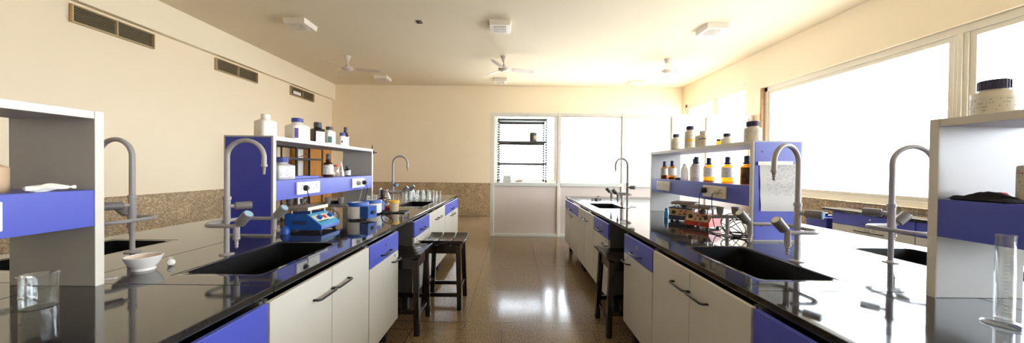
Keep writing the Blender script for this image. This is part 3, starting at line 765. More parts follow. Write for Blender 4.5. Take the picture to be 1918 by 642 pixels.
# ------------------------------------------------------------------ bottles
def bottle(label, x, y, z, w, h, kind='round', body='plastic_white', cap='cap_navy', lab='label_print', capw=.55, caph=.16, neck=.45, face=None, lab_z=(.18, .62), stripe=None, name='reagent_bottle', shoulder=.66, group=None, fill=None, capstyle='plain', cat='bottle'):
    b = thing(name, label, cat, (x, y, z)); r = w / 2
    if face is None: face = math.atan2(-y, -x) + (0 if kind == 'round' else math.copysign(.55, -x))   # turned to the aisle and the camera
    P = 7 if kind == 'square' else 2; rn = r * neck; hs = h * shoulder; hn = h * (1 - caph)
    prof = [(0, 0), (r * .93, 0), (r, h * .03), (r, hs), (r * .97, hs + h * .03)]
    shp = [P, P, P, P, P]
    k = 5
    for i in range(1, k + 1):
        t = i / k; prof.append((r * .97 + (rn - r * .97) * sin(t * pi / 2) ** 1.3, hs + h * .03 + (hn - h * .05 - hs - h * .03) * t)); shp.append(P + (2 - P) * t if kind == 'square' else 2)
    prof += [(rn, hn + h * .02), (0, hn + h * .02)]; shp += [2, 2]
    rot = Matrix.Rotation(face, 3, 'Z')
    MB().lathe(prof, 32 if kind == 'square' else 24, shape=shp, mtx=rot).build('body', body, b, smooth=50)
    if capstyle == 'tall':          # stepped cap: ring below, narrower top
        cr = r * capw; cp = [(cr * 1.05, hn - h * .035), (cr * 1.15, hn - h * .02), (cr * 1.15, hn + h * .01), (cr * .82, hn + h * .03), (cr * .78, h - h * .01), (cr * .7, h), (0, h)]
    else:
        cr = r * capw; cp = [(cr, hn - h * .02), (cr, h - h * .015), (cr * .93, h), (0, h)]
    cm = MB(); cm.lathe(cp, 24)
    co = cm.build('cap', cap, b, smooth=35)
    rg = MB()
    zz0, zz1 = (hn - h * .01, h - h * .03) if capstyle == 'plain' else (hn + h * .04, h - h * .03)
    q = cr if capstyle == 'plain' else cr * .80
    for i in range(24):
        a = 2 * pi * i / 24; rg.rod((q * cos(a), q * sin(a), zz0), (q * cos(a), q * sin(a), zz1), q * .05, n=4)
    rg.build('ribs', cap, co, smooth=0)
    if lab:
        z0, z1 = lab_z[0] * h, lab_z[1] * h; a = .78 if kind == 'square' else 1.7
        lm = MB(); rr = r * 1.006; sh = [P, P]
        lm.lathe([(rr, z0), (rr, z1)], 28, shape=sh, a0=-a, a1=a, mtx=rot)
        lo = lm.build('label', lab, b, smooth=50)
        if stripe:
            sm = MB(); sm.lathe([(rr * 1.003, z0 + (z1 - z0) * stripe[1]), (rr * 1.003, z0 + (z1 - z0) * stripe[2])], 14, shape=sh, a0=stripe[3] if len(stripe) > 3 else -a, a1=stripe[4] if len(stripe) > 3 else a, mtx=rot)
            sm.build('label_band', stripe[0], lo, smooth=50)
    if fill:
        MB().lathe([(0, h * .02), (r * .9, h * .02), (r * .92, h * fill[1]), (0, h * fill[1])], 20, mtx=rot).build('contents', fill[0], b)
    return b
ZS, ZM = H1 + .643, H1 + .355
# left shelf, top
bottle('plain white jar with white screw cap on the left shelf above its blue end', -1.655, 2.15, ZS, .098, .150, 'square', 'plastic_white', 'plastic_white', None, .52, .14, .5)
bottle('large square white bottle with royal blue cap on top of the left shelf', -1.65, 2.46, ZS, .128, .172, 'square', 'plastic_white', 'cap_royal', 'label_print', .58, .16, .5, lab_z=(.08, .58), stripe=('label_purple', .05, .9, -.76, -.45), shoulder=.62)
bottle('black bottle with black cap and white label on top of the left shelf', -1.64, 2.70, ZS, .085, .175, 'square', 'dark_bottle', 'cap_black', 'label_print', .66, .22, .6, lab_z=(.0, .56), shoulder=.64)
bottle('white bottle with bright blue cap half hidden behind the black-capped bottle on the left shelf', -1.74, 2.88, ZS, .078, .178, 'round', 'plastic_white', 'cap_bright_blue', None, .62, .17, .5)
bottle('white bottle with black cap and green label on top of the left shelf', -1.625, 2.845, ZS, .078, .158, 'square', 'plastic_white', 'cap_black', 'label_print', .66, .17, .6, lab_z=(.05, .62), stripe=('label_green', .08, .68, -.74, .0), shoulder=.70)
bottle('small white bottle with royal blue cap at the far end of the left shelf top', -1.62, 3.06, ZS, .085, .128, 'square', 'plastic_white', 'cap_royal', 'label_print', .58, .2, .5, lab_z=(.05, .62), stripe=('label_purple', .35, .6, -.74, -.5))
bottle('dark brown bottle with tall stepped cap behind the small blue-capped bottle, left shelf top', -1.665, 3.20, ZS, .068, .198, 'round', 'brown_dark_glass', 'cap_black', 'label_print', .58, .28, .4, lab_z=(.05, .50), capstyle='tall', shoulder=.58, stripe=('label_green', .1, .9, .3, 1.5))
# left shelf, middle
bottle('squat grey-white square bottle with blue cap on the middle level of the left shelf', -1.635, 2.275, ZM, .125, .155, 'square', 'plastic_grey_white', 'cap_royal', 'label_print', .62, .2, .5, lab_z=(.10, .62), shoulder=.60)
bottle('dark amber bottle with white label on the middle level of the left shelf', -1.625, 2.83, ZM, .082, .205, 'round', 'brown_dark_glass', 'cap_black', 'label_print', .48, .26, .38, lab_z=(.12, .52), capstyle='tall', shoulder=.56)
j = thing('glass_jar', 'small clear jar with red lid beside the dark amber bottle on the left shelf', 'jar', (-1.63, 2.965, ZM))
MB().lathe([(0, 0), (.023, 0), (.025, .004), (.025, .085), (.021, .092), (.021, .098)], 18).build('body', 'lab_glass', j); MB().lathe([(.026, .094), (.026, .110), (0, .110)], 18).build('lid', 'cap_red', j)
def flask(label, x, y, z, r, h, neck=.014, name='conical_flask', mat='lab_glass'):
    f = thing(name, label, 'flask', (x, y, z)); t = .002
    out = [(r * .94, 0), (r, .006), (r * .98, .012), (neck, h * .68), (neck, h - .006), (neck + .004, h - .002), (neck + .004, h)]
    inn = [(neck - t + .002, h), (neck - t, h - .006), (neck - t, h * .68), (r * .98 - t, .014), (r * .9, t), (0, t)]
    MB().lathe([(0, 0)] + out + inn, 24).build('body', mat, f, smooth=50)
    MB().lathe([(r * .66, h * .30), (r * .60, h * .36)], 10, a0=-2.2, a1=-.9).build('graduation_mark', 'plastic_white', f)
    return f
flask('small clear flask with long neck on the middle level of the left shelf', -1.63, 3.06, ZM, .028, .155, .007, 'volumetric_flask')
bottle('small black bottle with white label at the far end of the left shelf, middle level', -1.63, 3.175, ZM, .058, .10, 'round', 'dark_bottle', 'cap_black', 'label_print', .62, .22, .5, lab_z=(.08, .55))
t = thing('plastic_tray', 'shallow dark blue tray on the middle level of the left shelf', 'tray', (-1.70, 2.56, ZM))
m = MB(); m.box(-.06, -.17, 0, .06, .17, .004); m.box(-.06, -.17, .004, -.056, .17, .016); m.box(.056, -.17, .004, .06, .17, .016); m.box(-.056, -.17, .004, .056, -.166, .016); m.box(-.056, .166, .004, .056, .17, .016)
m.build('tray_body', 'laminate_deep_blue', t, smooth=0); MB().box(.0605, -.15, .006, .062, .15, .012).build('rim_strip', 'laminate_blue', t, smooth=0)
# right shelf, top
bottle('white round bottle with navy cap nearest the far end of the right shelf top', 1.62, 3.17, ZS, .094, .160, 'round', 'plastic_cream', 'cap_navy', 'label_print_cream', .60, .17, .5, lab_z=(.06, .55), stripe=('cap_black', .0, .12))
bottle('tall white bottle with navy cap and yellow-striped label on the right shelf top', 1.62, 2.925, ZS, .088, .206, 'round', 'plastic_cream', 'cap_navy', 'label_print_cream', .68, .14, .6, lab_z=(.10, .62), shoulder=.74, stripe=('cap_yellow', .42, .62, -1.0, .9))
bottle('white jar with plain white cap on the right shelf top', 1.62, 2.72, ZS, .098, .140, 'square', 'plastic_cream', 'plastic_cream', 'label_print_cream', .56, .15, .5, lab_z=(.1, .6), stripe=('label_green', .75, .85, -.2, .9))
bottle('tiny amber bottle with dark cap on the right shelf top', 1.62, 2.515, ZS, .038, .052, 'round', 'amber_glass', 'dark_bottle', None, .8, .25, .6)
bottle('short white bottle with dark cap beside the tiny amber one on the right shelf top', 1.63, 2.435, ZS, .078, .088, 'round', 'plastic_cream', 'cap_navy', None, .58, .26, .5, shoulder=.5)
bottle('large white jar with wide navy cap at the camera end of the right shelf top', 1.615, 2.155, ZS, .098, .138, 'round', 'plastic_cream', 'cap_navy', 'label_print_cream', .72, .22, .62, lab_z=(.05, .55), shoulder=.64)
# right shelf, middle
AM = dict(kind='round', body='amber_glass', cap='cap_navy', capw=.50, caph=.25, neck=.38, capstyle='tall', shoulder=.60, lab_z=(.22, .60))
bottle('dark amber bottle at the far end of the right shelf, middle level', 1.60, 3.36, ZM, .074, .185, **{**AM, 'fill': ('dark_bottle', .5)})
bottle('second amber bottle from the far end of the right shelf, middle level', 1.61, 3.22, ZM, .078, .188, **{**AM, 'fill': ('brown_dark_glass', .12)})
d = thing('petri_dish', 'flat black dish lying beside the wash bottle on the right shelf', 'dish', (1.61, 3.10, ZM))
MB().lathe([(0, 0), (.03, 0), (.032, .018), (.029, .018), (.027, .004), (0, .004)], 20).build('base', 'black_plastic', d); MB().lathe([(.0335, .008), (.0335, .021), (0, .021)], 20).build('lid', 'black_plastic', d)
wb = thing('wash_bottle', 'milky white wash bottle with thin spout on the right shelf', 'bottle', (1.615, 3.0, ZM))
MB().lathe([(0, 0), (.030, 0), (.032, .005), (.032, .085), (.026, .115), (.014, .135), (.012, .14), (0, .14)], 20).build('body', 'milky_plastic', wb, smooth=50)
MB().lathe([(.015, .134), (.015, .150), (.006, .158), (0, .158)], 16).build('cap', 'milky_plastic', wb); MB().tube(catmull([(0, 0, .155), (0, -.004, .18), (0, -.012, .205)], 5), .0022, 6).build('spout', 'milky_plastic', wb)
bottle('amber bottle half hidden behind the white navy-capped bottle on the right shelf', 1.685, 2.955, ZM, .078, .20, **{**AM, 'fill': ('brown_dark_glass', .2)})
bottle('white bottle with navy stepped cap among the amber bottles of the right shelf', 1.605, 2.79, ZM, .084, .212, 'round', 'plastic_grey_white', 'cap_navy', 'label_print', .52, .25, .42, lab_z=(.12, .60), capstyle='tall', stripe=('cap_black', 0, .04), shoulder=.62)
bottle('bright amber bottle just right of the white bottle on the right shelf', 1.61, 2.62, ZM, .080, .197, **{**AM, 'fill': ('brown_dark_glass', .06)})
bottle('bright amber bottle second from the camera end of the right shelf', 1.615, 2.40, ZM, .080, .198, **{**AM, 'fill': None})
bottle('amber bottle holding black powder at the camera end of the right shelf', 1.62, 2.21, ZM, .080, .198, **{**AM, 'lab': None, 'fill': ('dark_bottle', .60)})
# near shelves
bottle('big white jar with navy cap on top of the near right shelf', 1.655, 1.105, ZS, .095, .126, 'round', 'plastic_cream', 'cap_navy', 'label_print_cream', .70, .24, .62, lab_z=(.0, .52), shoulder=.64, stripe=('cap_navy', .0, .10, -.9, .4))
bottle('white bottle with red cap at the right picture edge in the near right shelf', 1.66, 1.015, ZM, .068, .172, 'round', 'plastic_cream', 'cap_red', 'label_print_cream', .55, .22, .42, lab_z=(.1, .62), stripe=('cap_red', .86, .92))
bottle('tan bottle at the left picture edge in the near left shelf', -1.665, 1.02, ZM, .072, .118, 'round', 'tan_plastic', 'plastic_white', None, .5, .15, .45)
m = MB(); nx, ny = 18, 8; vs = []
for i in range(nx + 1):
    for j_ in range(ny + 1):
        u, v_ = i / nx, j_ / ny; e = sin(pi * u) ** .5 * sin(pi * v_)
        vs.append((-.02 + .11 * v_ * (.6 + .4 * sin(3 * u + 1)), .15 * u - .07, .004 + e * (.018 + .012 * sin(11 * u + 5 * v_))))
m.add(vs, [(i * (ny + 1) + j_, (i + 1) * (ny + 1) + j_, (i + 1) * (ny + 1) + j_ + 1, i * (ny + 1) + j_ + 1) for i in range(nx) for j_ in range(ny)])
k0 = len(m.v); m.box(-.01, -.06, 0, .07, .07, .004)
cl = m.build('glove_heap', 'cloth_black', smooth=70); cl.location = (1.565, 1.065, ZM + .001); tag(cl, 'heap of black gloves lying in the near right shelf', 'gloves')
m = MB(); m.lathe([(0, .005), (.02, .006), (.025, .018), (.016, .028), (0, .031)], 18); o = m.build('rubber_bulb', 'cap_red', smooth=60); o.location = (1.655, 1.085, ZM + .001); tag(o, 'red rubber bulb behind the black gloves in the near right shelf', 'bulb')
m = MB(); nx = 16; vs = []
for i in range(nx + 1):
    u = i / nx; 
    for k in range(8):
        a = 2 * pi * k / 8; rr = .011 + .004 * sin(7 * u + 2 * k) ; rr *= sin(pi * min(1, u + .12)) ** .4 if u < .9 else .6
        vs.append((.6 * rr * cos(a) + .004 * sin(9 * u), -.055 + .12 * u, .012 * 1 + rr * sin(a)))
m.add(vs, [(i * 8 + k, (i + 1) * 8 + k, (i + 1) * 8 + (k + 1) % 8, i * 8 + (k + 1) % 8) for i in range(nx) for k in range(8)] + [tuple(range(7, -1, -1)), tuple(nx * 8 + k for k in range(8))])
o = m.build('plastic_wrapper', 'wrapper', smooth=60); o.location = (-1.57, 1.085, ZM + .001); tag(o, 'crumpled clear plastic wrapper in the near left shelf', 'wrapper')

# ------------------------------------------------------------------ glassware
def beaker(label, x, y, r, h, group=None, z=H1):
    b = thing('beaker', label, 'beaker', (x, y, z), random.uniform(-.6, .6), group); t = .0018
    prof = [(0, 0), (r * .93, 0), (r, .006), (r, h - .006), (r + .004, h), (r + .002, h + .001), (r - t, h - .006), (r - t, .007), (r * .92, t), (0, t)]
    MB().lathe(prof, 30).build('body', 'lab_glass', b, smooth=50)
    MB().lathe([(r + .0008, h * .35), (r + .0008, h * .42)], 8, a0=-2.0, a1=-1.2).build('graduation_mark', 'plastic_white', b)
    return b
beaker('glass beaker standing on the left bench in front of the near shelf', -1.478, 1.0, .037, .103)
bk = [(-1.50, 4.44, .030, .105), (-1.455, 4.53, .030, .115), (-1.425, 4.42, .032, .115), (-1.375, 4.53, .033, .125), (-1.345, 4.41, .034, .110), (-1.295, 4.54, .034, .130), (-1.265, 4.42, .034, .120), (-1.215, 4.54, .034, .130), (-1.185, 4.42, .036, .130), (-1.135, 4.54, .034, .128), (-1.105, 4.42, .034, .112), (-1.045, 4.56, .034, .118)]
for i, (x, y, r, h) in enumerate(bk):
    lab = 'glass beaker at the aisle end of the beaker cluster by the far left sink' if i == 11 else 'glass beaker in the cluster behind the far sink of the left bench'
    beaker(lab, x, y, r, h, None if i == 11 else 'beakers behind the far sink of the left bench')
flask('tall white-edged conical flask behind the heating mantles on the left bench', -1.475, 3.66, H1, .042, .200)
flask('conical flask standing just left of the far left faucet', -1.74, 4.48, H1, .045, .135)
flask('conical flask among the beakers, under the faucet knobs of the far left sink', -1.45, 4.70, H1, .045, .165)
bottle('white wash bottle behind the dark bottle on the left bench', -1.56, 3.80, H1, .07, .20, 'round', 'milky_plastic', 'plastic_white', None, .4, .12, .3, shoulder=.5)
bottle('dark brown reagent bottle with stepped black cap behind the heating mantles', -1.395, 3.46, H1, .085, .205, 'round', 'brown_dark_glass', 'cap_black', None, .62, .3, .42, capstyle='tall', shoulder=.52)
cy = thing('measuring_cylinder', 'glass measuring cylinder on a round foot at the right picture edge', 'cylinder', (1.462, .945, H1))
MB().lathe([(0, 0), (.040, 0), (.042, .004), (.038, .009), (.020, .014), (.0185, .018), (.0185, .262), (.021, .268), (.0195, .269), (.0168, .262), (.0168, .022), (0, .020)], 30).build('body', 'lab_glass', cy, smooth=50)
m = MB()
for k in range(18): m.lathe([(.0187, .045 + k * .011), (.0187, .0462 + k * .011)], 5, a0=-2.6, a1=-2.2 if k % 5 else -1.9)
m.build('graduation_marks', 'plastic_white', cy)
gd = thing('glass_dish', 'shallow clear glass dish at the foot of the far right faucet', 'dish', (1.46, 3.86, H1))
MB().lathe([(0, 0), (.05, 0), (.055, .02), (.053, .02), (.048, .003), (0, .003)], 24).build('dish_body', 'lab_glass', gd); MB().lathe([(.054, .02), (.057, .022), (.054, .023)], 24, caps=False).build('rim', 'lab_glass', gd)
tp = thing('boss_clamp', 'small black metal clamp lying on the far corner of the right bench', 'clamp', (1.24, 4.70, H1))
MB().rod((-.06, 0, .010), (.06, .0, .010), .005, n=8).build('rod', 'slot_steel', tp); MB().box(-.018, -.012, 0, .018, .012, .024).build('boss', 'slot_steel', tp, bevel=.003)
MB().rod((.0, 0, .018), (.035, 0, .052), .004, n=8).build('screw', 'slot_steel', tp); MB().rod((.030, 0, .047), (.040, 0, .057), .008, n=8).build('screw_head', 'slot_steel', tp)
for q in (-.062, .062): MB().box(q - .006, -.008, 0, q + .006, .008, .02).build('jaw', 'slot_steel', tp)
# mortar, pestle, stirring rod, scrap
mo = thing('mortar', 'white porcelain mortar bowl on the left bench below the outer faucet', 'mortar', (-1.575, 1.37, H1))
MB().lathe([(0, .0), (.036, 0), (.037, .005), (.034, .010), (.048, .028), (.058, .052), (.0605, .058), (.058, .060), (.055, .057)], 32, caps=False).build('bowl', 'porcelain', mo, smooth=60)
MB().lathe([(.055, .057), (.048, .036), (.034, .020), (.018, .014), (0, .013)], 28, caps=False).build('bowl_inside', 'porcelain_inner', mo, smooth=60)
pe = MB(); pe.rod((.01, -.01, .0), (-.075, .065, .0), .01, n=16, prof=[(0, .006), (.03, .012), (.16, .0145), (.3, .011), (.5, .0085), (.9, .0095), (1, .006)])
o = pe.build('pestle', 'porcelain', smooth=60); o.location = (-1.515, 1.425, H1 + .0147); tag(o, 'white porcelain pestle lying beside the mortar bowl', 'pestle')
gr = thing('glass_rods', 'pair of glass stirring rods lying beside the beaker at the left picture edge', 'rod', (-1.545, .965, H1))
for q in (0, .016): MB().rod((-.12, -.03 - q, .005), (.025, .012 - q, .005), .0045, n=10).build('rod', 'lab_glass', gr)
o = MB().box(-.02, -.012, 0, .02, .012, .002).build('paper_scrap', 'white_board', smooth=0); o.location = (-1.575, 1.25, H1); o.rotation_euler = (0, 0, .5); tag(o, 'tiny white paper scrap on the left bench by the near shelf panel', 'paper')

# yellow-lid tub, tray, red heap
yt = thing('sample_tub', 'frosted tub with yellow lid on the left bench before the far sink', 'tub', (-1.175, 3.20, H1 + .008))
MB().lathe([(0, 0), (.040, 0), (.042, .004), (.047, .090), (.047, .093), (.045, .093), (.040, .004), (0, .003)], 26).build('tub_body', 'yellow_tub', yt, smooth=50); MB().lathe([(.050, .086), (.051, .105), (.048, .109), (0, .109)], 26).build('lid', 'cap_yellow', yt)
MB().lathe([(0, .004), (.039, .004), (.041, .035), (0, .035)], 20).build('contents', 'powder_white', yt)
tr = thing('black_tray', 'thin black tray under the yellow-lidded tub on the left bench', 'tray', (-1.18, 3.18, H1))
MB().box(-.13, -.07, 0, .14, .075, .005).build('tray_base', 'black_plastic', tr, bevel=.002); slab([(-.126, -.066, .136, .071)], -.13, .14, -.07, .075, .005, .009, 'z').build('tray_rim', 'black_plastic', tr, smooth=0)
m = MB()
for k in range(5):
    a = k * 1.3; m.tube([( .03 * cos(t + a) * (1 - .1 * k), .022 * sin(t) + .004 * k, .008 + .010 * k + .004 * sin(3 * t)) for t in [2 * pi * i / 16 for i in range(16)]], .007, 6, closed=True)
o = m.build('red_tubing', 'red_stuff'); o.location = (-1.265, 3.285, H1 + .001); tag(o, 'coil of red rubber tubing behind the yellow-lidded tub', 'tubing')
# retort stand at the far end of the left shelf
rs = thing('retort_stand', 'thin black retort stand rod just past the far end of the left shelf', 'stand', (-1.56, 3.57, H1))
MB().box(-.06, -.03, 0, .06, .09, .012).build('base', 'slot_steel', rs, bevel=.003); MB().rod((0, 0, .01), (0, 0, .69), .005, n=10).build('rod', 'slot_steel', rs)
MB().box(-.012, -.014, .595, .03, .014, .625).build('boss_head', 'slot_steel', rs, bevel=.003); MB().rod((.03, 0, .61), (.055, 0, .61), .005, n=8).build('screw', 'slot_steel', rs)

# ------------------------------------------------------------------ apparatus
def plug(parent, p, d, mat):
    """plug body at p, pins side -d"""
    p, d = Vector(p), Vector(d)
    return MB().rod(p, p + d * .036, .02, n=16, prof=[(0, .021), (.45, .022), (1, .013)]).build('plug', mat, parent)
def cable(parent, pts, mat='black_rubber', r=.0030, k=10):
    return MB().tube(catmull(pts, k), r, 8).build('power_cable', mat, parent)
# blue stirrer: panel faces +x, long side towards the camera
hs = thing('magnetic_stirrer', 'bright blue hotplate stirrer on the left bench below the near socket plate', 'stirrer', (-1.405, 2.27, H1))
MB().prism([(-.125, .018), (.118, .018), (.125, .022), (.125, .048), (.025, .125), (-.125, .125)], 'y', -.115, .115).build('housing', 'device_blue', hs, smooth=0, bevel=.003)
A, B = Vector((.125, 0, .048)), Vector((.025, 0, .125)); nrm = Vector((.077, 0, .100)).normalized()
def on_panel(t, y, h=0.): return A + (B - A) * t + Vector((0, y, 0)) + nrm * h
m = MB()
def quad_slab(m, t0, t1, y0, y1, h0, h1):
    vs = [on_panel(t, y, h) for h in (h0, h1) for t, y in ((t0, y0), (t1, y0), (t1, y1), (t0, y1))]
    m.add(vs, [(0, 1, 2, 3), (7, 6, 5, 4), (0, 4, 5, 1), (1, 5, 6, 2), (2, 6, 7, 3), (3, 7, 4, 0)])
quad_slab(m, .0, .98, -.112, .112, .0, .0015); m.mat(1); quad_slab(m, .30, .80, -.10, .10, .0015, .0025); m.mat(2); quad_slab(m, .26, .34, -.10, .02, .0025, .003)
cp = m.build('control_panel', ['device_light_blue', 'plastic_cream', 'label_green'], hs, smooth=0)
for y, n_ in ((-.055, 'knob'), (.070, 'knob')):
    MB().rod(on_panel(.55, y, .002), on_panel(.55, y, .022), .019, .017, n=8).build(n_, 'device_blue', cp, smooth=20)
m = MB(); quad_slab(m, .45, .66, .0, .022, .0025, .008); m.build('switch', 'cap_red', cp, smooth=0)
m = MB()
for k in range(12): m.box(-.075 + k * .0085, -.1165, .055, -.071 + k * .0085, -.115, .080)
m.build('vent_slots', 'hole_dark', hs, smooth=0)
MB().box(-.150, -.12, .148, .035, .115, .172).build('heating_plate', 'plate_tan', hs, smooth=0, bevel=.003)
MB().box(.035, -.12, .149, .037, .115, .171).build('plate_edge', 'fixture_white', hs, smooth=0)
for x in (-.10, .03):
    for y in (-.08, .08): MB().rod((x, y, .12), (x, y, .15), .006, n=10).build('spacer', 'steel', hs)
for x in (-.10, .10):
    for y in (-.09, .09): MB().rod((x, y, 0), (x, y, .02), .012, n=12).build('foot', 'black_rubber', hs)
MB().lathe([(0, 0), (.028, 0), (.030, .02), (.020, .042), (.012, .05), (0, .05)], 18, (-.095, -.150, 0)).build('cable_boot', 'device_blue', hs, smooth=50)
pg = plug(hs, (-.121, .078, .29), (1, 0, 0), 'black_plastic')
cable(hs, [(-.095, .078, .275), (-.088, .078, .23), (-.10, .070, .185), (-.155, .04, .12), (-.185, -.02, .05), (-.16, -.10, .02), (-.11, -.14, .03)])
cable(hs, [(.02, .115, .13), (.06, .135, .125), (.10, .15, .08), (.06, .16, .02), (-.05, .15, .006)])
# heating mantles
def mantle(label, x, y, r, h, rz, plug_y, plugmat, dish=False):
    t = thing('heating_mantle', label, 'heating mantle', (x, y, H1)); 
    MB().lathe([(0, .012), (r * .9, .012), (r * .98, .016), (r, .03), (r, h * .80), (r * .98, h * .82)], 36).build('pot', 'mantle_white', t, smooth=40)
    MB().lathe([(r * .97, h * .78), (r * 1.06, h * .79), (r * 1.07, h * .94), (r * 1.03, h), (r * .72, h), (r * .68, h * .97), (r * .4, h * .72), (0, h * .62)], 36).build('top_ring', 'device_light_blue' if False else 'device_blue', t, smooth=40)
    MB().lathe([(r * .70, h * .985), (r * .62, h * .995), (r * .42, h * .80), (0, h * .68)], 30, caps=False).build('well', 'plastic_grey_white', t, smooth=60)
    R = Matrix.Rotation(rz, 4, 'Z')
    m = MB().box(r * .85, -.052, .02, r * 1.0 + .07, .052, h * .80); m.v = [tuple(R @ Vector(v)) for v in m.v]; bx = m.build('control_box', 'device_blue', t, smooth=0, bevel=.003)
    m = MB().rod((r + .07, 0, h * .45), (r + .085, 0, h * .45), .016, n=16); m.v = [tuple(R @ Vector(v)) for v in m.v]; m.build('knob', 'black_plastic', bx)
    for a in (.5, 2.1, 3.7, 5.3): MB().rod((r * .7 * cos(a), r * .7 * sin(a), 0), (r * .7 * cos(a), r * .7 * sin(a), .014), .010, n=10).build('foot', 'black_rubber', t)
    m = MB()
    for k in range(2): m.lathe([(r * 1.003, h * .50 + k * .012), (r * 1.003, h * .504 + k * .012)], 16, a0=-2.3, a1=-1.3)
    m.build('printed_line', 'dark_grey_plastic', t)
    px, py = -1.517 - x, plug_y - y
    plug(t, (px, py, .29), (1, 0, 0), plugmat)
    cable(t, [(px + .032, py, .275), (px + .045, py, .22), (px + .03, py - .02, .13), (px + .03, py - .04, .05), (px + .06, py - .06, .006), (r * .2 - .02, r * 1.1, .008), (r * .2, r * .98, .03)], 'plug_grey' if plugmat == 'plug_grey' else 'black_rubber')
    return t
mantle('nearer of the two white and blue heating mantles on the left bench', -1.315, 2.74, .080, .148, -.30, 3.144, 'plug_grey')
mantle('white and blue heating mantle carrying a glass dish on the left bench', -1.335, 3.06, .085, .135, 1.5, 3.265, 'black_plastic')
gd = thing('glass_trough', 'small clear glass dish sitting on the farther heating mantle', 'dish', (-1.335, 3.06, H1 + .136))
MB().lathe([(0, 0), (.042, 0), (.046, .004), (.046, .042), (.044, .042), (.043, .006), (0, .003)], 26).build('dish_body', 'lab_glass', gd, smooth=50); MB().lathe([(.045, .041), (.048, .043), (.045, .045)], 26, caps=False).build('rim', 'lab_glass', gd)
o = MB().tube(catmull([(0, 0, .005), (.05, -.06, .03), (.10, -.03, .055), (.08, .06, .03), (.01, .10, .006), (-.03, .16, .006)], 8), .004, 8).build('loose_cable', 'black_rubber'); o.location = (-1.17, 2.87, H1); tag(o, 'loose black cable curling beside the nearer heating mantle', 'cable')
# devices of the right bench
def magstir(label, x, y, rz, w, d, body, lower, panel, plug_pt, cab_pts, slope):
    t = thing('magnetic_stirrer', label, 'stirrer', (x, y, H1), rz)           # local -y = front
    hb = .118
    if slope:
        MB().prism([(-d / 2, .016), (d / 2, .016), (d / 2, .105), (-d / 2 + .055, .105), (-d / 2, .050)], 'x', -w / 2, w / 2).build('housing', body, t, smooth=0, bevel=.003)
        a, b = Vector((0, -d / 2, .050)), Vector((0, -d / 2 + .055, .105))
    else:
        MB().box(-w / 2, -d / 2, .055, w / 2, d / 2, .115).build('housing', body, t, smooth=0, bevel=.003)
        MB().box(-w / 2 - .002, -d / 2 - .002, .016, w / 2 + .002, d / 2, .055).build('lower_housing', lower, t, smooth=0, bevel=.003)
        a, b = Vector((0, -d / 2, .052)), Vector((0, -d / 2, .112))
        MB().box(-w / 2 - .003, -d / 2 - .003, .115, w / 2 + .003, d / 2 + .003, .121).build('lid_plate', 'device_navy', t, smooth=0)
    nn = (b - a).normalized().cross(Vector((1, 0, 0))); nn = -nn if nn.y > 0 else nn
    def P(u, v, h): return a + (b - a) * v + Vector((u, 0, 0)) + nn * h
    m = MB(); vs = [P(u, v, h) for h in (0, .002) for u, v in ((-w * .45, .05), (w * .45, .05), (w * .47, .95), (-w * .47, .95))]
    m.add(vs, [(0, 1, 2, 3), (7, 6, 5, 4), (0, 4, 5, 1), (1, 5, 6, 2), (2, 6, 7, 3), (3, 7, 4, 0)]); cp = m.build('control_panel', panel, t, smooth=0)
    for u, r in ((-.30, .017), (.32, .013 if not slope else .016)):
        if slope or u < 0: MB().rod(P(u * w, .52, .002), P(u * w, .52, .018), r, r * .9, n=18).build('knob', 'black_plastic', cp)
    for u, v, mt in ((-.02, .72, 'cap_red'), (.16, .72, 'cap_red'), (-.06, .28, 'cap_red'), (.12, .35, 'black_plastic')):
        m = MB(); vs = [P(u * w + du, v + dv, h) for h in (.002, .006) for du, dv in ((-.009, -.10), (.009, -.10), (.009, .10), (-.009, .10))]
        m.add(vs, [(0, 1, 2, 3), (7, 6, 5, 4), (0, 4, 5, 1), (1, 5, 6, 2), (2, 6, 7, 3), (3, 7, 4, 0)]); m.build('switch', mt, cp, smooth=0)
    for u in (-.3, .3):
        for v in (-.2, .25): MB().rod((u * w, v * d, .10), (u * w, v * d, .152), .006, n=10).build('spacer', 'steel', t)
    MB().box(-w * .46, -d * .38, .148, w * .46, d * .48, .168).build('heating_plate', 'plate_tan', t, smooth=0, bevel=.003)
    MB().lathe([(0, .10), (.022, .10), (.026, .13), (.012, .140), (0, .140)], 16).build('magnet_housing', 'dark_grey_plastic', t)
    for u in (-.4, .4):
        for v in (-.4, .4): MB().rod((u * w, v * d, 0), (u * w, v * d, .018), .011, n=12).build('foot', 'black_rubber', t)
    inv = Matrix.Translation(Vector((x, y, H1))) @ Matrix.Rotation(rz, 4, 'Z'); inv.invert()
    dv = inv.to_3x3() @ Vector((-1, 0, 0)); plug(t, inv @ Vector(plug_pt[0]), dv, plug_pt[1])
    cable(t, [inv @ Vector(p) for p in cab_pts])
    return t
def loops(cx, cy, n, r, ph, tall=.5):
    out = []
    for i in range(n * 10):
        a = ph + 2 * pi * i / 10; q = r * (1 + .25 * sin(i * .37)); out.append((cx + q * cos(a) * .8, cy + q * sin(a), H1 + .006 + max(0, tall * q * (1 + sin(a + .6)) * .5) + .002 * (i % 3)))
    return out
magstir('beige and navy hotplate stirrer on the right bench, behind the red one', 1.535, 2.835, radians(-43), .205, .20, 'device_beige', 'device_navy', 'device_beige',
        ((1.513, 2.36, 1.145), 'socket_cream'), [(1.48, 2.36, 1.13), (1.472, 2.355, 1.09), (1.468, 2.345, 1.02), (1.47, 2.33, .93), (1.48, 2.29, .87)] + loops(1.575, 2.25, 3, .08, 1.0, 1.3) + [(1.60, 2.40, H1 + .005), (1.68, 2.60, H1 + .006), (1.66, 2.85, H1 + .02), (1.60, 2.88, H1 + .05)], False)
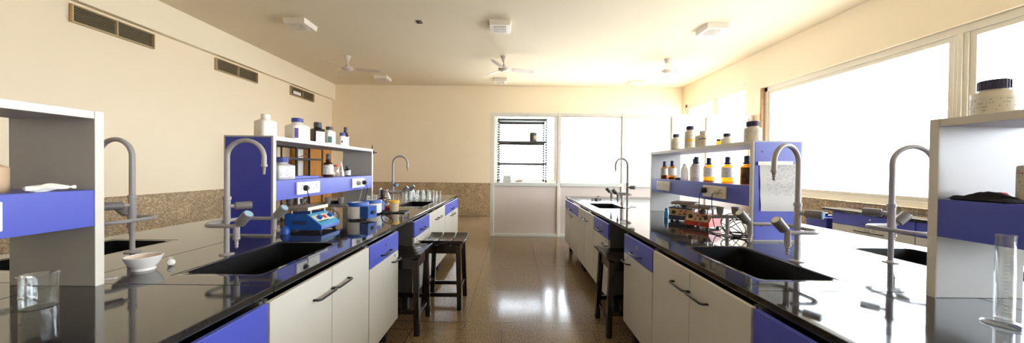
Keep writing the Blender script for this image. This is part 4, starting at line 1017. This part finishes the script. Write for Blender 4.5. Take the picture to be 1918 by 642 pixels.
magstir('red hotplate stirrer with cream dial panel on the right bench', 1.520, 2.545, radians(-58), .19, .19, 'device_red', 'device_red', 'device_beige',
        ((1.513, 2.505, 1.145), 'black_plastic'), [(1.478, 2.505, 1.13), (1.465, 2.50, 1.08), (1.455, 2.48, 1.0), (1.425, 2.43, .94), (1.40, 2.375, .862), (1.42, 2.30, H1 + .005), (1.46, 2.20, H1 + .005)] + loops(1.56, 2.20, 2, .075, 2.0, 1.2) + [(1.66, 2.30, H1 + .005), (1.68, 2.45, H1 + .02), (1.62, 2.56, H1 + .05)], True)
o = MB().tube(catmull([(1.30, 2.47, .856), (1.35, 2.40, .856), (1.40, 2.36, .856), (1.50, 2.16, .857), (1.62, 2.12, .857), (1.66, 2.22, .857), (1.58, 2.30, .858)], 8), .0038, 8).build('loose_cable', 'black_rubber'); tag(o, 'black cable lying along the right bench in front of the red stirrer', 'cable')
bs = thing('plastic_bottle', 'small blue plastic wash bottle behind the beige stirrer on the right bench', 'bottle', (1.46, 3.02, H1))
MB().lathe([(0, 0), (.022, 0), (.022, .06), (.014, .072), (0, .072)], 16).build('body', 'device_light_blue', bs); MB().lathe([(.012, .070), (.012, .09), (0, .09)], 12).build('cap', 'device_blue', bs)
# bin behind the window bench
bn = thing('waste_bin', 'blue bin at the far end of the window bench', 'bin', (4.22, 4.28, 0))
m = MB(); m.lathe([(0, .01), (.13, .01), (.16, .68), (.165, .70), (.150, .70), (.120, .03), (0, .03)], 24, shape=[8] * 7); m.build('bin_body', 'bin_blue', bn); m = MB(); m.lathe([(.16, .685), (.175, .69), (.175, .705), (.16, .706)], 24, shape=[8] * 4, caps=False); m.build('rim', 'bin_blue', bn)
cl = thing('metal_clamp', 'chrome clamp lying across the rim of the blue bin by the window bench', 'clamp', (4.16, 4.24, .7065))
MB().rod((-.14, 0, .012), (.10, .02, .012), .007, n=10).build('rod', 'chrome_worn', cl); MB().box(-.03, -.02, 0, .02, .02, .05).build('boss', 'chrome_worn', cl, bevel=.004); MB().rod((-.14, 0, .012), (-.18, -.02, .035), .012, n=10).build('jaw', 'chrome_worn', cl)

# ------------------------------------------------------------------ stools
def stool(label, x, y, rz):
    s = thing('wooden_stool', label, 'stool', (x, y, 0), rz); hx, hy = .165, .165; top = .585
    for sx in (-1, 1):
        for sy in (-1, 1):
            m = MB(); a = .021
            tx, ty, bx, by = sx * (hx - .022), sy * (hy - .022), sx * hx, sy * hy
            vs = [(bx + p, by + q, 0) for p, q in ((-a, -a), (a, -a), (a, a), (-a, a))] + [(tx + p, ty + q, top) for p, q in ((-a, -a), (a, -a), (a, a), (-a, a))]
            m.add(vs, [(3, 2, 1, 0), (4, 5, 6, 7)] + [(i, (i + 1) % 4, 4 + (i + 1) % 4, 4 + i) for i in range(4)])
            m.build('leg', 'stool_wood', s, smooth=0, bevel=.004)
    for sx in (-1, 1):
        MB().box(sx * (hx - .022) - .011, -hy + .03, top - .075, sx * (hx - .022) + .011, hy - .03, top + .0).build('seat_rail', 'stool_wood', s, smooth=0, bevel=.002)
        MB().box(sx * (hx - .006) - .010, -hy + .02, .165, sx * (hx - .006) + .010, hy - .02, .200).build('stretcher', 'stool_wood', s, smooth=0, bevel=.002)
    for sy in (-1, 1):
        MB().box(-hx + .03, sy * (hy - .022) - .011, top - .075, hx - .03, sy * (hy - .022) + .011, top).build('seat_rail', 'stool_wood', s, smooth=0, bevel=.002)
        MB().box(-hx + .02, sy * (hy - .008) - .010, .115, hx - .02, sy * (hy - .008) + .010, .150).build('stretcher', 'stool_wood', s, smooth=0, bevel=.002)
    n = 14; wS = .119
    for k in (-1, 0, 1):
        m = MB(); x0, x1 = k * (wS + .011) - wS / 2, k * (wS + .011) + wS / 2; up, dn = [], []
        for i in range(n + 1):
            t = -1 + 2 * i / n; up.append((t * .195, .604 + .034 * t * t)); dn.append((t * .195, .582 + .030 * t * t))
        m.prism(up + dn[::-1], 'x', x0, x1); m.build('seat_slat', 'stool_wood', s, smooth=30, bevel=.003)
    return s
stool('dark wooden stool standing out in the aisle by the far left cabinets', -.632, 3.09, 0)
stool('dark wooden stool tucked into the knee gap of the left bench', -.885, 2.63, pi / 2)
stool('dark wooden stool tucked into the knee gap of the right bench', .925, 2.63, pi / 2)

# ------------------------------------------------------------------ light and camera
w = bpy.data.worlds.new('sky'); bpy.context.scene.world = w; w.use_nodes = True; nt = w.node_tree; nt.nodes.clear()
out = nt.nodes.new('ShaderNodeOutputWorld'); bg = nt.nodes.new('ShaderNodeBackground')
tc = nt.nodes.new('ShaderNodeTexCoord'); sx = nt.nodes.new('ShaderNodeSeparateXYZ'); cr = nt.nodes.new('ShaderNodeValToRGB')
mr = nt.nodes.new('ShaderNodeMapRange'); mr.inputs['From Min'].default_value = -1; mr.inputs['From Max'].default_value = 1
nt.links.new(tc.outputs['Generated'], sx.inputs[0]); nt.links.new(sx.outputs['Z'], mr.inputs['Value']); nt.links.new(mr.outputs['Result'], cr.inputs['Fac'])
e = cr.color_ramp.elements; e[0].position = .0; e[0].color = (.46, .46, .44, 1); e[1].position = 1.; e[1].color = (.86, .94, 1.06, 1)
a = e.new(.46); a.color = (.62, .64, .66, 1); b = e.new(.52); b.color = (.93, .98, 1.06, 1)
nt.links.new(cr.outputs['Color'], bg.inputs['Color']); bg.inputs['Strength'].default_value = 9.0
nt.links.new(bg.outputs[0], out.inputs['Surface'])

F = 600.; PITCH = radians(.57); ROLL = radians(.6)
fw = Vector((0, cos(PITCH), -sin(PITCH))); r0 = Vector((1, 0, 0)); u0 = r0.cross(fw)
R = r0 * cos(ROLL) + u0 * sin(ROLL); U = -r0 * sin(ROLL) + u0 * cos(ROLL)
cam = bpy.data.cameras.new('camera'); co = bpy.data.objects.new('camera', cam); C.objects.link(co)
co.matrix_world = Matrix(((R.x, U.x, -fw.x, 0), (R.y, U.y, -fw.y, 0), (R.z, U.z, -fw.z, 1.30), (0, 0, 0, 1)))
cam.sensor_width = 36; cam.sensor_fit = 'HORIZONTAL'; cam.lens = F / 1918 * 36; cam.clip_start = .02; cam.clip_end = 500
sc = bpy.context.scene; sc.camera = co
sc.view_settings.view_transform = 'Standard'; sc.view_settings.look = 'None'; sc.view_settings.gamma = 1; sc.view_settings.use_curve_mapping = False
sc.view_settings.exposure = .95
sc.cycles.max_bounces = 14; sc.cycles.diffuse_bounces = 8; sc.cycles.glossy_bounces = 5; sc.cycles.transparent_max_bounces = 24
sc.cycles.sample_clamp_indirect = 8.0
